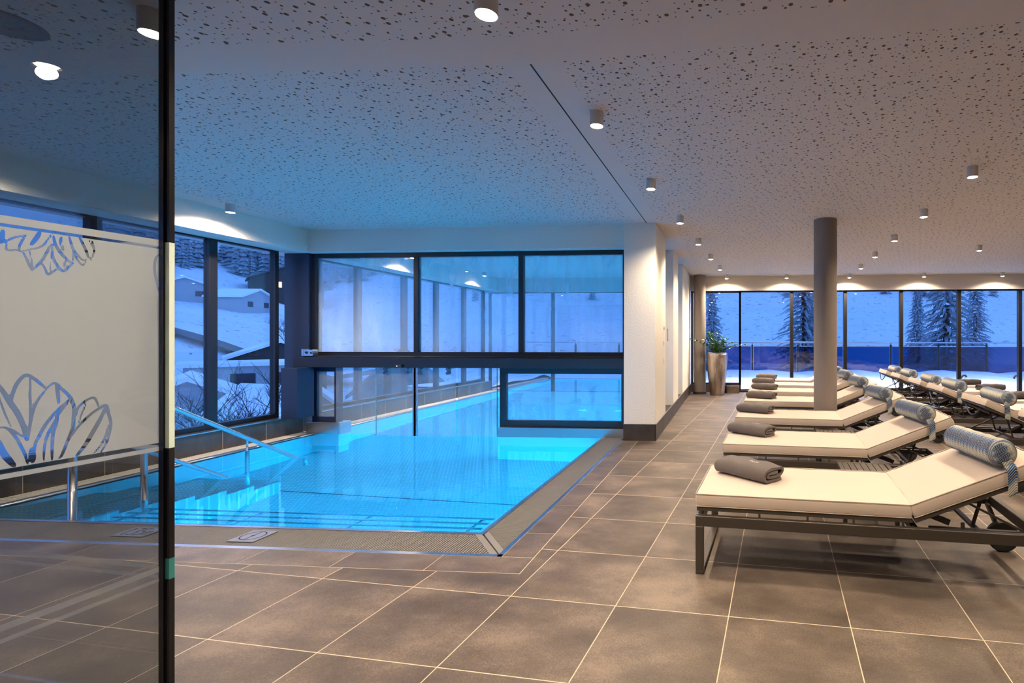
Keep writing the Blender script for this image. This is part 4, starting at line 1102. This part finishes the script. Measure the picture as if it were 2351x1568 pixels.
# conifers
def conifer_mesh(seed, H_, fine=False):
    rn = random.Random(seed); b = MB()
    if not fine:
        L_ = 8
        for k in range(L_):
            f = k / L_; zz = H_ * (.10 + .86 * f); rr = H_ * .22 * (1 - f) ** .85 + .02 * H_; n = 11
            vs = [(0, 0, zz + H_ * .12)]
            for j in range(n):
                a = 2 * PI * (j + rn.random() * .6) / n; q = rr * (rn.uniform(.8, 1.15) if j % 2 else rn.uniform(.4, .6))
                vs.append((q * math.cos(a), q * math.sin(a), zz - q * .3 + rn.uniform(-.02, .02) * H_))
            b.add(vs, [(0, 1 + j, 1 + (j + 1) % n) for j in range(n)])
        return b
    L_ = 40
    for k in range(L_):                          # whorls of drooping snow-laden branches with hanging twigs
        f = k / L_; zz = H_ * (.06 + .92 * f); rr = H_ * .165 * (1 - f) ** .85 + .12
        for j in range(13):
            a = 2 * PI * (j + rn.random()) / 13 + k; q = rr * rn.uniform(.45, 1.12); c_, s_ = math.cos(a), math.sin(a); wd = .045 * q + .05
            P = [Vector((c_ * q * t, s_ * q * t, zz + rn.uniform(-.12, .12) + q * (.10 * t - .42 * t * t))) for t in (0, .35, .7, 1)]
            sd = Vector((-s_, c_, 0)); vs = []
            for p, w_ in zip(P, (.5, 1, .8, .1)): vs += [p + sd * wd * w_ - Vector((0, 0, .06 * w_)), p + Vector((0, 0, .06)), p - sd * wd * w_ - Vector((0, 0, .06 * w_))]
            fs = []
            for i in range(3): fs += [(3 * i, 3 * i + 3, 3 * i + 4, 3 * i + 1), (3 * i + 1, 3 * i + 4, 3 * i + 5, 3 * i + 2)]
            b.add(vs, fs)
            for t in range(9):
                p = P[1].lerp(P[3], t / 9); d = sd * rn.uniform(-1, 1) * (.12 + .16 * q) * (1.1 - t / 9) + Vector((c_, s_, 0)) * rn.uniform(.1, .35) * q * .6 - Vector((0, 0, rn.uniform(.05, .35)))
                e_ = d.cross(Vector((0, 0, 1))).normalized() * .045
                b.add([p - e_, p + e_, p + d], [(0, 1, 2)])
    return b
def near_conifer(x, y, z, H_, label, seed):
    r = tag(empty('snowy_conifer', (x, y, z)), label, 'tree', 'snowy conifers beyond the terrace')
    conifer_mesh(seed, H_, True).build('branches', MAT['needles'], r)
    b = MB(); b.tube([(0, 0, 0), (0, 0, H_ * .5)], .22, 8); b.build('trunk', MAT['bark'], r)
near_conifer(14.2, 34, -5, 17, 'snowy conifer beyond the terrace rail at the fifth terrace window', 1)
near_conifer(6.4, 44, -4, 19, 'snowy conifer beyond the terrace rail behind the round column', 2)
for i, (x, y, h) in enumerate(((22.5, 62, 15), (-2.5, 66, 17), (12.5, 74, 16), (33, 70, 18))):
    near_conifer(x, y, terrain(x, y) - .5, h, 'smaller snowy conifer standing back on the slope beyond the terrace, %s of four' % ORD[i], 60 + i)
# far forest on the upper slope: nobody could count it
rn = random.Random(21); protos = [conifer_mesh(40 + i, 1.0) for i in range(4)]
fb = MB()
for k in range(2300):
    t = rn.random()
    if t < .8: x = -rn.uniform(112, 280); y = min(300, -x * rn.uniform(.72, 1.9))
    else: x = rn.uniform(-90, 120); y = rn.uniform(125, 300)
    if any((x - a) ** 2 + (y - c) ** 2 < 330 for a, c in HOUSES): continue
    h = rn.uniform(6, 11); z = terrain(x, y) - .4; p = protos[k % 4]
    M_ = Matrix.Translation((x, y, z)) @ Matrix.Rotation(rn.uniform(0, 6.28), 4, 'Z') @ Matrix.Diagonal((h, h, h, 1))
    fb.add([tuple(v) for v in p.v], p.f, 0, M_)
tag(fb.build('hillside_forest', MAT['needles']), 'snowy conifer forest on the upper hillside', 'forest', kind='stuff')

# ------------------------------------------------------------------ dusk sky
w = bpy.data.worlds.new('dusk'); S.world = w; w.use_nodes = True
T = NT(w.node_tree); w.node_tree.nodes.clear()
out = w.node_tree.nodes.new('ShaderNodeOutputWorld')
z = T.n('ShaderNodeSeparateXYZ', None, Vector=T.coord('Generated')).outputs[2]
col = T.ramp(z, [(.0, (.20, .42, 1.0)), (.25, (.165, .37, .95)), (1.0, (.07, .21, .68))])
bg = T.n('ShaderNodeBackground', None, Color=col, Strength=SKY)
w.node_tree.links.new(bg.outputs[0], out.inputs[0])

# ------------------------------------------------------------------ camera
cam = bpy.data.cameras.new('camera'); co = bpy.data.objects.new('camera', cam); COL.objects.link(co)
co.location = (0, 0, 1.42); co.rotation_euler = (PI / 2, 0, math.atan((1677 - 1594) / 1145))
cam.sensor_width = 36; cam.sensor_fit = 'HORIZONTAL'; cam.lens = 1145 / 2351 * 36
cam.shift_x = -(1594 - 1175.5) / 2351; cam.shift_y = -(784 - 775) / 2351
cam.clip_start = .05; cam.clip_end = 2000
S.camera = co
S.view_settings.view_transform = 'Standard'; S.view_settings.look = 'None'; S.view_settings.gamma = 1; S.view_settings.use_curve_mapping = False
S.view_settings.exposure = EXPO
cy = S.cycles
cy.max_bounces = 9; cy.diffuse_bounces = 3; cy.glossy_bounces = 4; cy.transmission_bounces = 6; cy.transparent_max_bounces = 18
cy.caustics_reflective = False; cy.caustics_refractive = True; cy.sample_clamp_indirect = 4; cy.blur_glossy = .5
cy.use_denoising = True; cy.use_adaptive_sampling = True; cy.adaptive_threshold = .035
